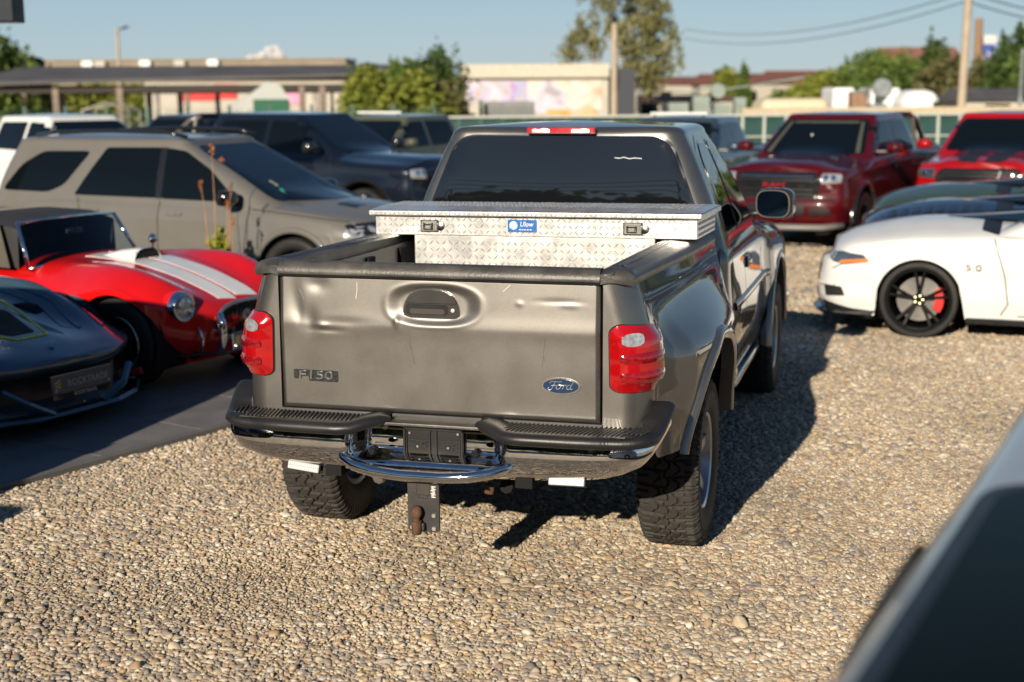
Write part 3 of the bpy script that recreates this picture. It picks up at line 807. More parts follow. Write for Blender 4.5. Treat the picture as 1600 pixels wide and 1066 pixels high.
    def prof(t, y, ny):
        i = .035*(1-sm(0, .3, t))+.018*sm(.45, .8, t)+.05*sm(.88, 1.0, t)**2
        if 3.85 < y < 5.2: i -= .045*sm(3.85, 4.2, y)*sm(5.25, 5.0, y)*sm(1, .75, t)
        return i
    A2 = [(4.518, .405, .57)]
    mbs, cols = shell(cp, lambda y: .50, zt, prof, lambda u, y, x: (1-u*u)**.8*(.06 if y < 4 else .07), A2, step=.035, rows=18)
    gh = greenhouse(1.20, 1.925, (.925, 2.165, 4.15, .10, .25), (.665, 2.235, 3.22, .11, .10), bulge=.022, edge=.06, crown=.012)
    C = MB(); C.v = mbs.v[:]; C.f = mbs.f[:]; C.mi = mbs.mi[:]; C.add(gh.v, gh.f)
    CO = C.build('cab', PT, T, smooth=True, angle=50)
    cb = bvh_of([mbs, gh])
    arch_trim(T, 4.518, .405, .57, lambda y, z: .995, PT, w=.05, out=.025, a0=.05, a1=PI-.05)
    wells(T, A2, .95)
    win = rpoly([(-.770, 1.405), (.770, 1.405), (.590, 1.862), (-.590, 1.862)], [.03, .03, .11, .11], 7)
    big = [(x*1.022, lerp(1.63, z, 1.035)) for x, z in win]
    G0 = mat('rear_glass', (.006, .007, .009), .02, spec=.7, coat=1, crough=.01, var=0, rvar=0)
    patch('window_seal', cb, big, 'B', M_blackgloss, CO, off=.003, res=.08)
    patch('rear_window', cb, win, 'B', G0, CO, off=.007, res=.06)
    m = MB(); m.box((.38, 0, 0), (.0, 0, 0))
    for pts in ([(.30, 1.745), (.33, 1.742), (.35, 1.748), (.38, 1.740), (.41, 1.744), (.45, 1.741)],):
        strip('glass_highlight', cb, pts, 'B', mat('highlight_pale', (.5, .52, .55), .6), CO, w=.0045, off=.0085)  # thin pale squiggle laid on the glass as a painted highlight
    # seam around the rear frame
    strip('body_gap', cb, [(x*1.0, z) for x, z in ((-.845, 1.36), (-.80, 1.50), (-.655, 1.84))], 'B', M_seam, CO, w=.004)
    lt = empty('third_brake_lamp', (0, 2.207, 1.893)); lt.parent = T
    lt.rotation_euler = (R(-8), 0, 0)
    box('lamp_body', (0, .004, 0), (.385, .03, .036), M_redlens, lt, bevel=.004)
    for s in (-1, 1): box('cargo_lens', (s*.112, -.0125, -.003), (.100, .006, .020), M_lampclear, lt, bevel=.002)
    for s, D in ((1, 'R'), (-1, 'L')):
        w1 = rpoly([(2.43, 1.325), (2.86, 1.32), (2.865, 1.80), (2.62, 1.815), (2.50, 1.72)], [.05, .02, .05, .06, .06], 5)
        w2 = rpoly([(2.935, 1.32), (4.00, 1.30), (3.42, 1.775), (3.25, 1.815), (2.95, 1.815)], [.02, .04, .08, .06, .05], 5)
        for nm, w in (('rear_side_window', w1), ('front_side_window', w2)):
            cx = sum(p[0] for p in w)/len(w); cz = sum(p[1] for p in w)/len(w)
            patch('window_seal', cb, [(cx+(a-cx)*1.06, cz+(b_-cz)*1.06) for a, b_ in w], D, M_blackgloss, CO, off=.002, res=.08)
            patch(nm, cb, w, D, M_glass, CO, off=.005, res=.07)
        for ln in ([(2.37, .58), (2.36, 1.28), (2.44, 1.78), (2.60, 1.855)], [(2.90, .58), (2.90, 1.84)], [(4.02, .62), (4.05, 1.24)], [(2.37, .58), (4.02, .60)]):
            strip('door_gap', cb, ln, D, M_seam, CO, w=.007)
        strip('belt_moulding', cb, [(2.38, .92), (4.0, .92)], D, PT, CO, w=.05, h=.012)
        hd = patch('door_handle', cb, rpoly([(2.95, 1.07), (3.13, 1.07), (3.13, 1.135), (2.95, 1.135)], .03, 5), D, M_blackgloss, CO, off=.010, rim=.02, res=.03, dome=.014, domew=.03)
        # mirror
        mi = empty('door_mirror', (s*1.055, 3.62, 1.405)); mi.parent = T
        rows = []
        for dy, f in ((.10, .35), (.08, .7), (.03, .95), (-.03, 1.0), (-.05, .97)):
            rows.append([Vector((x*f, dy, z*f)) for x, z in ellipse(0, 0, .125, .098, 28, 3.2)])
        MB().grid(rows, closed=True, flip=True, caps=True).build('mirror_shell', mat('mirror_shell', (.016, .016, .017), .22, coat=.5), mi, smooth=True, angle=50)
        P = ellipse(-s*.006, 0, .104, .082, 28, 3.2); Q = [(x*1.07, z*1.07) for x, z in P]
        MB().add([(x, -.0535, z) for x, z in Q], [tuple(range(len(Q)))]).build('mirror_rim', mat('rim_grey', (.12, .11, .10), .4), mi)
        MB().add([(x, -.0555, z) for x, z in P], [tuple(range(len(P)))]).build('mirror_glass', mat('mirror_glass', (.35, .42, .5), .03, 1, rvar=0), mi)
        mi.rotation_euler = (R(3), 0, R(-s*14))
        MB().tube([(s*.86, 3.66, 1.33), (s*.92, 3.66, 1.34), (s*1.0, 3.65, 1.34)], .026, n=8, flat=.7).build('mirror_arm', M_black, T, smooth=True)
    # front end (seen only from the side)
    patch('windshield', cb, rpoly([(-.78, 1.33), (.78, 1.33), (.60, 1.80), (-.60, 1.80)], .06), 'F', M_glass, CO, off=.005, res=.1)
    patch('grille', cb, rpoly([(-.5, .78), (.5, .78), (.52, 1.02), (-.52, 1.02)], .04), 'F', M_chrome, CO, off=.01)
    for s in (1, -1): patch('headlight', cb, rpoly([(s*.56, .82), (s*.86, .84), (s*.86, 1.02), (s*.56, 1.0)], .03), 'F', M_lampclear, CO, off=.01)
    m = MB(); m.tube([(-.95, 5.15, .60), (-.8, 5.42, .60), (0, 5.54, .60), (.8, 5.42, .60), (.95, 5.15, .60)], .09, n=10); m.build('front_bumper', M_chrome, T, smooth=True)
    return T
build_truck()

# ------------------------------------------------------------------ the aluminium tool box across the bed
def build_toolbox():
    A = mat('bright_tread_plate', (.78, .78, .765), .34, .80, var=.14, vscale=14, bump=.0006, bscale=180, dirt=.28, dirtcol=(.40, .37, .31))
    T = empty('tool_box', (.035, 1.71, 1.302), 0, 'silver tread-plate aluminium tool box lying across the pickup bed behind the cab', 'tool box')
    T.rotation_euler = (0, R(-.4), R(-2.0))
    z0 = 1.30
    def bars(name, P0, eu, ev, nu, nv, nrm, pitch, m, parent):
        mb = MB(); eu = Vector(eu); ev = Vector(ev); nrm = Vector(nrm)
        for i in range(nu):
            for j in range(nv):
                a = R(45) if (i+j) % 2 else R(-45)
                c = Vector(P0)+eu*(i+.5)*pitch+ev*(j+.5)*pitch
                u = eu*math.cos(a)+ev*math.sin(a); w = -eu*math.sin(a)+ev*math.cos(a); L = pitch*.46; b = pitch*.14; h = nrm*.0030
                mb.add([c-u*L, c-w*b, c+u*L, c+w*b, c+h-u*L*.55, c+h-w*b*.3, c+h+u*L*.55, c+h+w*b*.3],
                       [(0, 1, 5, 4), (1, 2, 6, 5), (2, 3, 7, 6), (3, 0, 4, 7), (4, 5, 6, 7)])
        return mb.build(name, m, parent, kind='stuff')
    # local z: 0 = z 1.30 ; wings rest on the caps (z about 1.38..), lid rim top near 1.50
    body = box('box_body', (-.0, .0, -.17), (1.27, .50, .50), A, T, bevel=.004)
    wing = box('box_wing', (0, 0, .128), (1.69, .52, .095), A, T, bevel=.003)
    lid = box('lid', (0, .0, .1935), (1.745, .575, .026), A, T, bevel=.006)
    pyr = MB(); a, b = .868, .283
    pyr.add([(-a, -b, .2088), (a, -b, .2088), (a, b, .2088), (-a, b, .2088), (-a*.985, -b*.55, .222), (a*.985, -b*.55, .222), (a*.985, b*.55, .222), (-a*.985, b*.55, .222)],
            [(0, 1, 5, 4), (1, 2, 6, 5), (2, 3, 7, 6), (3, 0, 4, 7), (4, 5, 6, 7)])
    pyr.build('lid_crown', A, T, bevel=.003)
    bars('tread_pattern', (-.63, -.2505, -.15), (1, 0, 0), (0, 0, 1), 36, 6, (0, -1, 0), .0350, A, T)
    bars('tread_pattern', (-.840, -.2605, .085), (1, 0, 0), (0, 0, 1), 53, 3, (0, -1, 0), .0312, A, T)
    bars('tread_pattern', (-.868, -.2880, .181), (1, 0, 0), (0, 0, 1), 68, 1, (0, -1, 0), .0255, A, T)
    bars('tread_pattern', (-.85, -.145, .2222), (1, 0, 0), (0, 1, 0), 53, 9, (0, 0, 1), .0315, A, T)
    bars('tread_pattern', (.8455, -.25, .085), (0, 1, 0), (0, 0, 1), 18, 3, (1, 0, 0), .0275, A, T)
    box('lid_shadow_gap', (0, 0, .1780), (1.70, .53, .004), M_seam, T, bevel=0)
    Ms = mat('latch_steel', (.55, .54, .5), .28, 1)
    for x in (-.545, .525):
        l = empty('latch', (x, -.262, .128)); l.parent = T
        box('latch_dish', (0, -.0015, 0), (.098, .003, .062), M_seam, l, bevel=.001)
        box('latch_plate', (0, -.004, 0), (.088, .004, .054), Ms, l, bevel=.002)
        m = MB(); m.tube([(-.028, -.010, .016), (-.028, -.012, -.016), (.018, -.012, -.016), (.018, -.010, .016)], .0035, n=6); m.tube([(-.028, -.010, .008), (.018, -.010, .008)], .003, n=6)
        m.build('latch_paddle', M_blackgloss, l)
        box('latch_tongue', (-.005, -.012, -.006), (.034, .004, .018), Ms, l, bevel=.002)
        MB().lathe([(0, .004), (.020, .003), (.024, 0)], M=face_M((.058, -.001, 0), (0, -1, 0)) @ Matrix.Rotation(R(-90), 4, 'Y'), n=20).build('latch_rose', Ms, l, smooth=True)
    st = empty('maker_sticker', (-.045, -.2645, .135)); st.parent = T
    box('sticker_sheet', (0, 0, 0), (.152, .0016, .062), mat('sticker_blue', (.02, .13, .42), .35, var=.3, vscale=60), st, bevel=0)
    MB().add([(x, -.0014, z) for x, z in ellipse(-.046, .002, .022, .022, 10)], [tuple(range(10))]).build('sticker_emblem', mat('sticker_pale', (.55, .66, .75), .4, var=.5, vscale=120), st)
    text('sticker_lettering', 'Ulow', .036, M_white, st, face_M((.022, -.0012, .008), (0, -1, 0)), .0006, shear=.25, sx=.9)
    m = MB()
    for k in range(5): m.box((-.012+.014*k, -.0012, -.019), (.010, .0012, .004))
    m.build('sticker_worn_print', M_white, st)
    for x in (-.02, .01):
        box('rust_stain', (x, .1, .2226), (.03, .12, .0006), mat('rust_stain', (.45, .28, .12), .6, var=.5, vscale=40), T, bevel=0)
build_toolbox()

# ------------------------------------------------------------------ the other vehicles
P_white = paint('white_paint', (.66, .66, .64), 0, .3, 0)
P_red = paint('bright_red_paint', (.55, .006, .006), 0, .3, 0)
P_red2 = paint('truck_red_paint', (.30, .003, .006), .0, .35, .05)
P_maroon = paint('maroon_paint', (.060, .002, .004), .0, .35, .1)
P_blk = paint('blue_black_paint', (.008, .012, .022), .3, .25, .1)
P_taupe = mat('taupe_paint', (.128, .122, .110), .4, .0, spec=.15, coat=.8, crough=.05, var=.04, vscale=3)
P_olive = paint('olive_paint', (.10, .105, .07), .3, .4, .05)
P_blue = paint('slate_blue_paint', (.05, .075, .105), .5, .35, .1)
P_green = paint('dark_green_paint', (.045, .07, .022), .2, .3, .1)
P_navy = paint('navy_paint', (.012, .022, .045), .5, .25, .1)
P_steelblue = paint('dark_slate_paint', (.055, .105, .15), .35, .36, .12)
M_rimblk = mat('black_alloy', (.015, .015, .016), .25, .6)
M_gold = mat('bright_nuts', (.75, .72, .45), .3, .9)
M_calred = mat('red_caliper', (.6, .02, .02), .35, coat=.5)
M_led = mat('sunlit_light_bar', (.9, .9, .88), .2, .2)

def vehicle(name, loc, deg, sc, label, cat, pm_, cp, zt, zb=.3, prof=None, cap=None, arches=(), gh=None, wheels=None, step=.05, rows=14, glass=None, wins=(), gaps=(),
            roof=None, wellx=.9, z=0, rimm=None, group=None, body='body', chassis=True, handles=(), mirrors=None, rstyle='single', spokes=6, kind='road', caliper=None, nuts=None, zrf=None, ncap=16):
    T = empty(name, (loc[0], loc[1], z), R(deg), label, cat, group, sc)
    ztf = curve(zt) if not callable(zt) else zt
    zbf = zb if callable(zb) else (lambda y: zb)
    if prof is None: prof = lambda t, y, ny: .04*(1-sm(0, .3, t))+.015*sm(.5, .8, t)+(.05+.05*abs(ny))*sm(.85, 1.0, t)**2
    if cap is None: cap = lambda u, y, x: .07*(1-u*u)**.8
    mb, cols = shell(cp, zbf, ztf, prof, cap, arches, step=step, rows=rows, ncap=ncap)
    ms = [mb]; C = MB(); C.v = mb.v[:]; C.f = mb.f[:]; C.mi = mb.mi[:]
    if gh:
        g = greenhouse(*gh[0], **(gh[1] if len(gh) > 1 else {}), zr=zrf); ms.append(g); C.add(g.v, g.f, 0)
    B = C.build(body, [pm_], T, smooth=True, angle=48)
    bv = bvh_of(ms)
    if arches: wells(T, arches, wellx)
    gl = glass or M_glass
    for nm, P, D, rr in wins:
        P = rpoly(P, rr, 4); cx = sum(p[0] for p in P)/len(P); cz = sum(p[1] for p in P)/len(P)
        patch(nm, bv, P, D, gl, B, off=.005, res=.12)
        if D == 'R' : patch(nm, bv, P, 'L', gl, B, off=.005, res=.12)
    for P, D in gaps:
        strip('panel_gap', bv, P, D, M_seam, B, w=.010, off=.002)
        if D == 'R': strip('panel_gap', bv, P, 'L', M_seam, B, w=.010, off=.002)
    for y, zz in handles:
        for D in 'RL': patch('door_handle', bv, rpoly([(y-.10, zz-.012), (y+.10, zz-.012), (y+.10, zz+.014), (y-.10, zz+.014)], .01, 3), D, pm_, B, off=.02, rim=.022, res=.05, dome=.008, domew=.012)
    if mirrors:
        mx, my, mz, mm = mirrors
        for s in (1, -1):
            rws = []
            for dy, f in ((.10, .5), (.07, .85), (0, 1), (-.05, .96)): rws.append([Vector((s*mx+x*f, my+dy, mz+zz*f)) for x, zz in ellipse(0, 0, .12, .085, 20, 3)])
            MB().grid(rws, closed=True, flip=True, caps=True).build('door_mirror', mm, B, smooth=True, angle=50)
            MB().tube([(s*(mx-.25), my+.03, mz-.06), (s*mx, my, mz-.06)], .025, n=6).build('mirror_arm', M_black, B)
    if wheels:
        wx, ys, zc, Ro, w, Ri = wheels
        for y in ys:
            for s in (1, -1): wheel(T, s*wx, y, zc, Ro, w, Ri, rimm or M_alu, spokes, rstyle, kind, caliper=caliper, nuts=nuts)
    if chassis:
        y0 = min(p[1] for p in cp); y1 = max(p[1] for p in cp)
        MB().box((0, (y0+y1)/2, zbf(0)+.14), (wellx*1.05, (y1-y0)*.93, .22)).build('underbody', M_dark, T)
    return T, B, bv

def pickup(name, loc, deg, sc, label, pm_, hoodm=None, letters=None, lm=None, z=0, lightbar=False, rollbar=False, flare=True, group=None, stripes=None, barlead=False, front=True, bedcover=True):
    cp = [(0, -3.0), (.80, -3.0), (.96, -2.93), (1.0, -2.4), (1.0, -1.2), (.985, 0), (.985, .9), (1.01, 1.83), (1.0, 2.3), (.93, 2.62), (.72, 2.76), (.4, 2.82), (0, 2.85)]
    zt = [(-3, 1.36), (-1.5, 1.33), (1.0, 1.29), (1.6, 1.22), (2.4, 1.18), (2.85, 1.14)]
    def prof(t, y, ny):
        f = sm(.5, .95, abs(ny)) if y > 1 else 0
        i = lerp(.05*(1-sm(0, .3, t))+.02*sm(.45, .8, t), .06*(1-sm(0, .25, t))+.05*sm(.42, .50, t), f)
        i += (.05+.06*f)*sm(.87, 1.0, t)**2
        for yc in (1.83, -1.83): i -= .03*math.exp(-((y-yc)/.5)**2)*sm(.85, .6, t)*(1-f)
        return i
    cap = lambda u, y, x: (.085*(1-abs(u)**2.4) + (.035*sm(.62, .50, abs(x*u))*sm(1.0, 1.5, y)*sm(2.75, 2.3, y)) if y > 1 else .02*(1-u*u))
    AR = [(1.83, .42, .52), (-1.83, .42, .50)]
    T, B, bv = vehicle(name, loc, deg, sc, label, 'pickup truck', pm_, cp, zt, .42, prof, cap, AR,
        gh=((1.22, 1.94, (.94, -1.42, 1.42, .08, .2), (.70, -1.22, .42, .1, .1)), dict(bulge=.02, edge=.06, crown=.02)),
        wheels=(.88, (1.83, -1.83), .42, .42, .29, .25), rimm=M_rimblk, z=z, group=group, kind='at' if False else 'road', spokes=6,
        wins=[('windshield', [(-.80, 1.345), (.80, 1.345), (.64, 1.84), (-.64, 1.84)], 'F', .07), ('rear_window', [(-.7, 1.45), (.7, 1.45), (.62, 1.80), (-.62, 1.80)], 'B', .05),
              ('front_side_window', [(-.08, 1.34), (1.10, 1.32), (.62, 1.80), (-.06, 1.83)], 'R', .05), ('rear_side_window', [(-1.16, 1.36), (-.17, 1.34), (-.15, 1.83), (-1.05, 1.82)], 'R', .05)],
        gaps=[([(1.18, .5), (1.20, 1.26)], 'R'), ([(-.12, .5), (-.12, 1.30)], 'R'), ([(-1.30, .6), (-1.28, 1.31)], 'R'), ([(1.2, .5), (-1.3, .5)], 'R'), ([(-1.42, .5), (-1.42, 1.33)], 'R')],
        handles=((.12, 1.13), (-.95, 1.13)), mirrors=(1.17, .98, 1.44, pm_ if pm_ is not P_blk else M_blackgloss))
    if flare:
        for (yc, zc, r) in AR: arch_trim(T, yc, zc, r, lambda y, z_: 1.0, M_blackgloss if pm_ is P_blk else (hoodm or pm_), w=.06, out=.045, a0=-.02, a1=PI+.02, n=24)
    if not front: return T, B, bv
    G = patch('grille', bv, rpoly([(-.60, .78), (.60, .78), (.64, 1.02), (.56, 1.13), (-.56, 1.13), (-.64, 1.02)], .05), 'F', M_blackgloss, B, off=.012, rim=.03, res=.1)
    for zz in (.84, .90, 1.03, 1.08):
        strip('grille_bar', bv, [(-.54, zz), (.54, zz)], 'F', M_chrome if zz > 1.05 and pm_ is P_maroon else M_black, G, w=.028, off=.02, h=.012, step=.1)
    for s in (1, -1):
        H = patch('headlight', bv, rpoly([(s*.645, .985), (s*.90, 1.0), (s*.905, 1.12), (s*.64, 1.125)], .03), 'F', M_lampclear if pm_ is not P_red2 else mat('smoked_lens', (.05, .06, .07), .1, coat=1), B, off=.012, rim=.03, res=.05, dome=.012)
        for dx in (.70, .80):
            patch('lamp_projector', bv, ellipse(s*dx, 1.065, .034, .034, 14), 'F', mat('projector_glass', (.8, .8, .75), .05, 1), H, off=.028, rim=.01, res=.03)
        patch('fog_lamp', bv, rpoly([(s*.50, .55), (s*.78, .56), (s*.78, .64), (s*.50, .64)], .02), 'F', M_black, B, off=.010, rim=.02, res=.1)
        MB().tube([(s*.30, 2.88, .60), (s*.30, 2.95, .58), (s*.30, 2.96, .54), (s*.30, 2.88, .53)], .016, n=6).build('tow_hook', M_chrome if pm_ is P_maroon else M_blackgloss, B)
    patch('bumper_intake', bv, rpoly([(-.42, .55), (.42, .55), (.44, .70), (-.44, .70)], .03), 'F', M_black, B, off=.010, rim=.02, res=.1)
    MB().tube([(-.92, 2.55, .40), (-.70, 2.82, .38), (0, 2.90, .37), (.70, 2.82, .38), (.92, 2.55, .40)], .05, n=8, flat=.8).build('lower_valance', mat('grey_valance', (.16, .15, .14), .5) if pm_ is P_maroon else M_black, T, smooth=True)
    strip('bumper_gap', bv, [(-.88, .765), (.88, .765)], 'F', M_seam, B, w=.012, off=.003)
    if letters: text('grille_lettering', letters, .105, lm, G, face_M((0, 2.885, .965), (0, 1, 0)), .008, sx=1.55)
    if stripes:
        for x0, x1 in ((.06, .36), (-.36, -.06)):
            patch('hood_stripe', bv, [(x0, 1.48), (x1, 1.48), (x1, 2.66), (x0, 2.68)], 'T', stripes, B, off=.003, rim=.004, res=.12)
    if barlead:
        m = MB()
        for k in range(7): m.box((-.33+.012*k, 2.92, 1.10-.04*k), (.022, .02, .022))
        m.build('led_row', M_led, B)
    if lightbar:
        m = MB().box((0, .35, 1.995), (1.05, .06, .045)); m.build('roof_light_bar', M_led, T, bevel=.015)
        MB().box((-.45, .35, 1.97), (.03, .05, .06)).box((.45, .35, 1.97), (.03, .05, .06)).build('light_bar_feet', M_black, T)
    if rollbar:
        for s in (1, -1):
            MB().tube([(s*.78, -2.35, 1.36), (s*.74, -1.75, 1.82), (s*.70, -1.55, 1.88)], .045, n=8).build('roll_bar', pm_ if pm_ is P_maroon else mat('bar_grey', (.22, .2, .19), .35, .7), T, smooth=True)
            MB().tube([(s*.78, -1.72, 1.34), (s*.74, -1.62, 1.86)], .035, n=8).build('roll_bar_leg', mat('bar_grey', (.22, .2, .19), .35, .7), T)
        MB().tube([(-.72, -1.6, 1.89), (.72, -1.6, 1.89)], .045, n=8).build('roll_bar_top', M_blackgloss, T)
    if bedcover:
        patch('bed_cover', bv, rpoly([(-.86, -2.9), (.86, -2.9), (.86, -1.5), (-.86, -1.5)], .03), 'T', M_black, B, off=.012, res=.2)
    return T, B, bv

# -- the row of trucks at the back
_t = pickup('pickup_truck', (.84, 16.0), 165.1, .918, 'maroon pickup with a black grille facing the camera, right of the grey-brown truck', P_maroon, letters='RAM', hoodm=M_blackgloss, lm=mat('red_letters', (.30, .006, .012), .4), rollbar=True)
patch('hood_scoop', _t[2], rpoly([(.42, 1.55), (.56, 1.5), (.56, 1.75), (.44, 1.72)], .02), 'T', M_chrome, _t[1], off=.012, rim=.01)
patch('hood_scoop', _t[2], rpoly([(-.56, 1.5), (-.42, 1.55), (-.44, 1.72), (-.56, 1.75)], .02), 'T', M_chrome, _t[1], off=.012, rim=.01)
_tr = mat('cream_trim', (.055, .06, .045), .7); _bv, _bd = _t[2], _t[1]
for _s in (1, -1):
    patch('pillar_trim', _bv, [(_s*.66, 1.36), (_s*.73, 1.36), (_s*.585, 1.81), (_s*.54, 1.81)], 'F', _tr, _bd, off=.0065, rim=.001, res=.12)
patch('header_trim', _bv, [(-.52, 1.785), (.52, 1.785), (.51, 1.815), (-.51, 1.815)], 'F', _tr, _bd, off=.0065, rim=.001, res=.12)
_m = MB().box((0, .95, 1.42), (.012, .012, .06)); MB().lathe([(0, .02), (.025, 0), (0, -.02)], M=Matrix.Translation((.05, 1.12, 1.62)), n=10).build('mirror_pendant', M_white, _t[1])
pickup('pickup_truck', (3.29, 17.36), 168.0, .911, 'bright red pickup with twin black hood stripes at the right edge', P_red2, stripes=M_black, barlead=True)
pickup('pickup_truck', (-1.62, 17.36), 172.7, .88, 'slate blue pickup with a roof light bar behind the grey-brown truck cab', P_blue, lightbar=True)
pickup('pickup_truck', (-7.1, 18.7), 166.1, .884, 'olive green pickup with a white roof light bar, beyond the blue-black pickup', P_olive, lightbar=True)
pickup('pickup_truck', (-6.93, 14.6), -104.5, .94, 'blue-black crew cab pickup with chrome-ringed headlight and grey roll bar', P_blk, rollbar=True)
pickup('pickup_truck', (-11.3, 15.2), -118, .92, 'white four-door pickup at the left edge behind the taupe wagon', P_white)
pickup('pickup_truck', (-12.0, 20.6), 176, .88, 'dark grey truck with a plain roof, second row beside the white pickup', paint('charcoal_paint', (.03, .035, .042), .4, .3, .1))
pickup('pickup_truck', (-9.9, 19.6), 196, .88, 'deep blue truck showing its windscreen just left of the blue-black pickup', P_navy)

# -- taupe seven-seat wagon
def wagon(loc, deg, sc, label, wpaint, name='parked_wagon'):
    cp = [(0, -2.48), (.70, -2.46), (.86, -2.36), (.94, -1.9), (.96, -1.2), (.95, 0), (.95, .8), (.975, 1.52), (.95, 2.0), (.86, 2.28), (.66, 2.46), (.35, 2.54), (0, 2.56)]
    zt = [(-2.5, 1.12), (-1.5, 1.115), (.4, 1.08), (1.0, 1.05), (1.7, .99), (2.3, .90), (2.56, .84)]
    AR = [(1.52, .38, .44), (-1.52, .38, .43)]
    def prof(t, y, ny):
        i = .05*(1-sm(0, .35, t))+.012*sm(.5, .72, t)+.045*sm(.75, 1, t)+.05*sm(.9, 1.0, t)**2*(1+abs(ny))
        for yc in (1.52, -1.52): i -= .028*math.exp(-((y-yc)/.42)**2)*sm(.85, .55, t)
        return i
    T, B, bv = vehicle(name, loc, deg, sc, label, 'car', wpaint, cp, zt, .26, prof,
        lambda u, y, x: .10*(1-abs(u)**2.6)-.02*sm(.45, .55, abs(u))*sm(.8, .7, abs(u))*(y > 1), AR,
        gh=((.98, 1.76, (.90, -2.42, 1.45, .12, .3), (.70, -2.18, .10, .14, .12)), dict(bulge=.035, edge=.08, crown=.03)),
        wheels=(.84, (1.52, -1.52), .38, .38, .26, .26), rimm=M_rimblk, spokes=5, step=.035, rows=18,
        wins=[('windshield', [(-.74, 1.10), (.74, 1.10), (.60, 1.66), (-.60, 1.66)], 'F', .1), ('rear_window', [(-.66, 1.2), (.66, 1.2), (.58, 1.6), (-.58, 1.6)], 'B', .1),
              ('quarter_window', [(-2.26, 1.17), (-1.62, 1.155), (-1.40, 1.24), (-1.10, 1.60), (-1.75, 1.595), (-2.02, 1.45)], 'R', .08),
              ('rear_side_window', [(-1.26, 1.135), (-.20, 1.12), (-.20, 1.645), (-.90, 1.64)], 'R', .03),
              ('front_side_window', [(-.12, 1.115), (.84, 1.095), (.46, 1.42), (.12, 1.61), (-.12, 1.640)], 'R', .04)],
        gaps=[([(-.14, .36), (-.14, 1.10)], 'R'), ([(.92, .5), (.98, 1.06)], 'R'), ([(-1.10, .85), (-1.22, 1.12)], 'R')],
        handles=((.06, .96), (-1.0, .98)), mirrors=(1.04, .80, 1.15, M_blackgloss))
    for D in 'RL': patch('black_pillar', bv, [(-.21, 1.12), (-.11, 1.115), (-.11, 1.645), (-.21, 1.645)], D, M_blackgloss, B, off=.004, res=.1)
    for s in (1, -1):
        MB().tube([(s*.66, -1.9, 1.765), (s*.665, -1.6, 1.80), (s*.67, -.9, 1.815), (s*.665, -.15, 1.80), (s*.65, .08, 1.755)], .022, n=7).build('roof_rail', M_blackgloss, T, smooth=True)
        H = patch('headlight', bv, rpoly([(s*.52, .76), (s*.90, .80), (s*.88, .90), (s*.60, .915), (s*.50, .86)], .03), (Vector((-s*.55, -.83, 0)), Vector((.83, -s*.55, 0)), Vector((0, 0, 1))) if False else 'F', M_blackgloss, B, off=.008, rim=.02, res=.05)
        for dx in (.60, .74): patch('lamp_projector', bv, ellipse(s*dx, .845, .035, .03, 14), 'F', M_lampclear, H, off=.016, rim=.01, res=.03)
        patch('lamp_corner', bv, rpoly([(2.08, .80), (2.26, .78), (2.30, .88), (2.12, .91)], .02), 'R' if s > 0 else 'L', M_lampclear, B, off=.007, res=.05)
    strip('hood_line', bv, [(1.0, 1.03), (1.5, .99), (2.1, .925)], 'R', M_seam, B, w=.012)
    strip('hood_line', bv, [(1.0, 1.03), (1.5, .99), (2.1, .925)], 'L', M_seam, B, w=.012)
    patch('grille', bv, rpoly([(-.44, .66), (.44, .66), (.48, .84), (-.48, .84)], .04), 'F', M_blackgloss, B, off=.01)
    patch('hood_vent', bv, rpoly([(.18, 1.75), (.40, 1.72), (.40, 1.95), (.20, 1.98)], .03), 'T', M_blackgloss, B, off=.004)
    patch('inspection_sticker', bv, ellipse(.40, 1.18, .035, .03, 14), 'F', mat('green_sticker', (.05, .45, .33), .5), B, off=.010, rim=.002, res=.03)
    patch('inspection_sticker', bv, ellipse(.36, 1.26, .022, .028, 14), 'F', mat('pale_sticker', (.6, .65, .4), .5), B, off=.010, rim=.002, res=.03)
    arch_trim(T, 1.52, .38, .44, lambda y, z_: .965, wpaint, w=.05, out=.022, a0=-.1, a1=PI+.1)
wagon((-5.20, 8.3), -97.0, .955, 'taupe family wagon with black roof rails parked behind the red roadster', P_taupe)
wagon((-3.98, -1.88), 180, 1.05, 'dark family wagon beside the lot edge, out of view on the left, shading the slabs', P_navy)

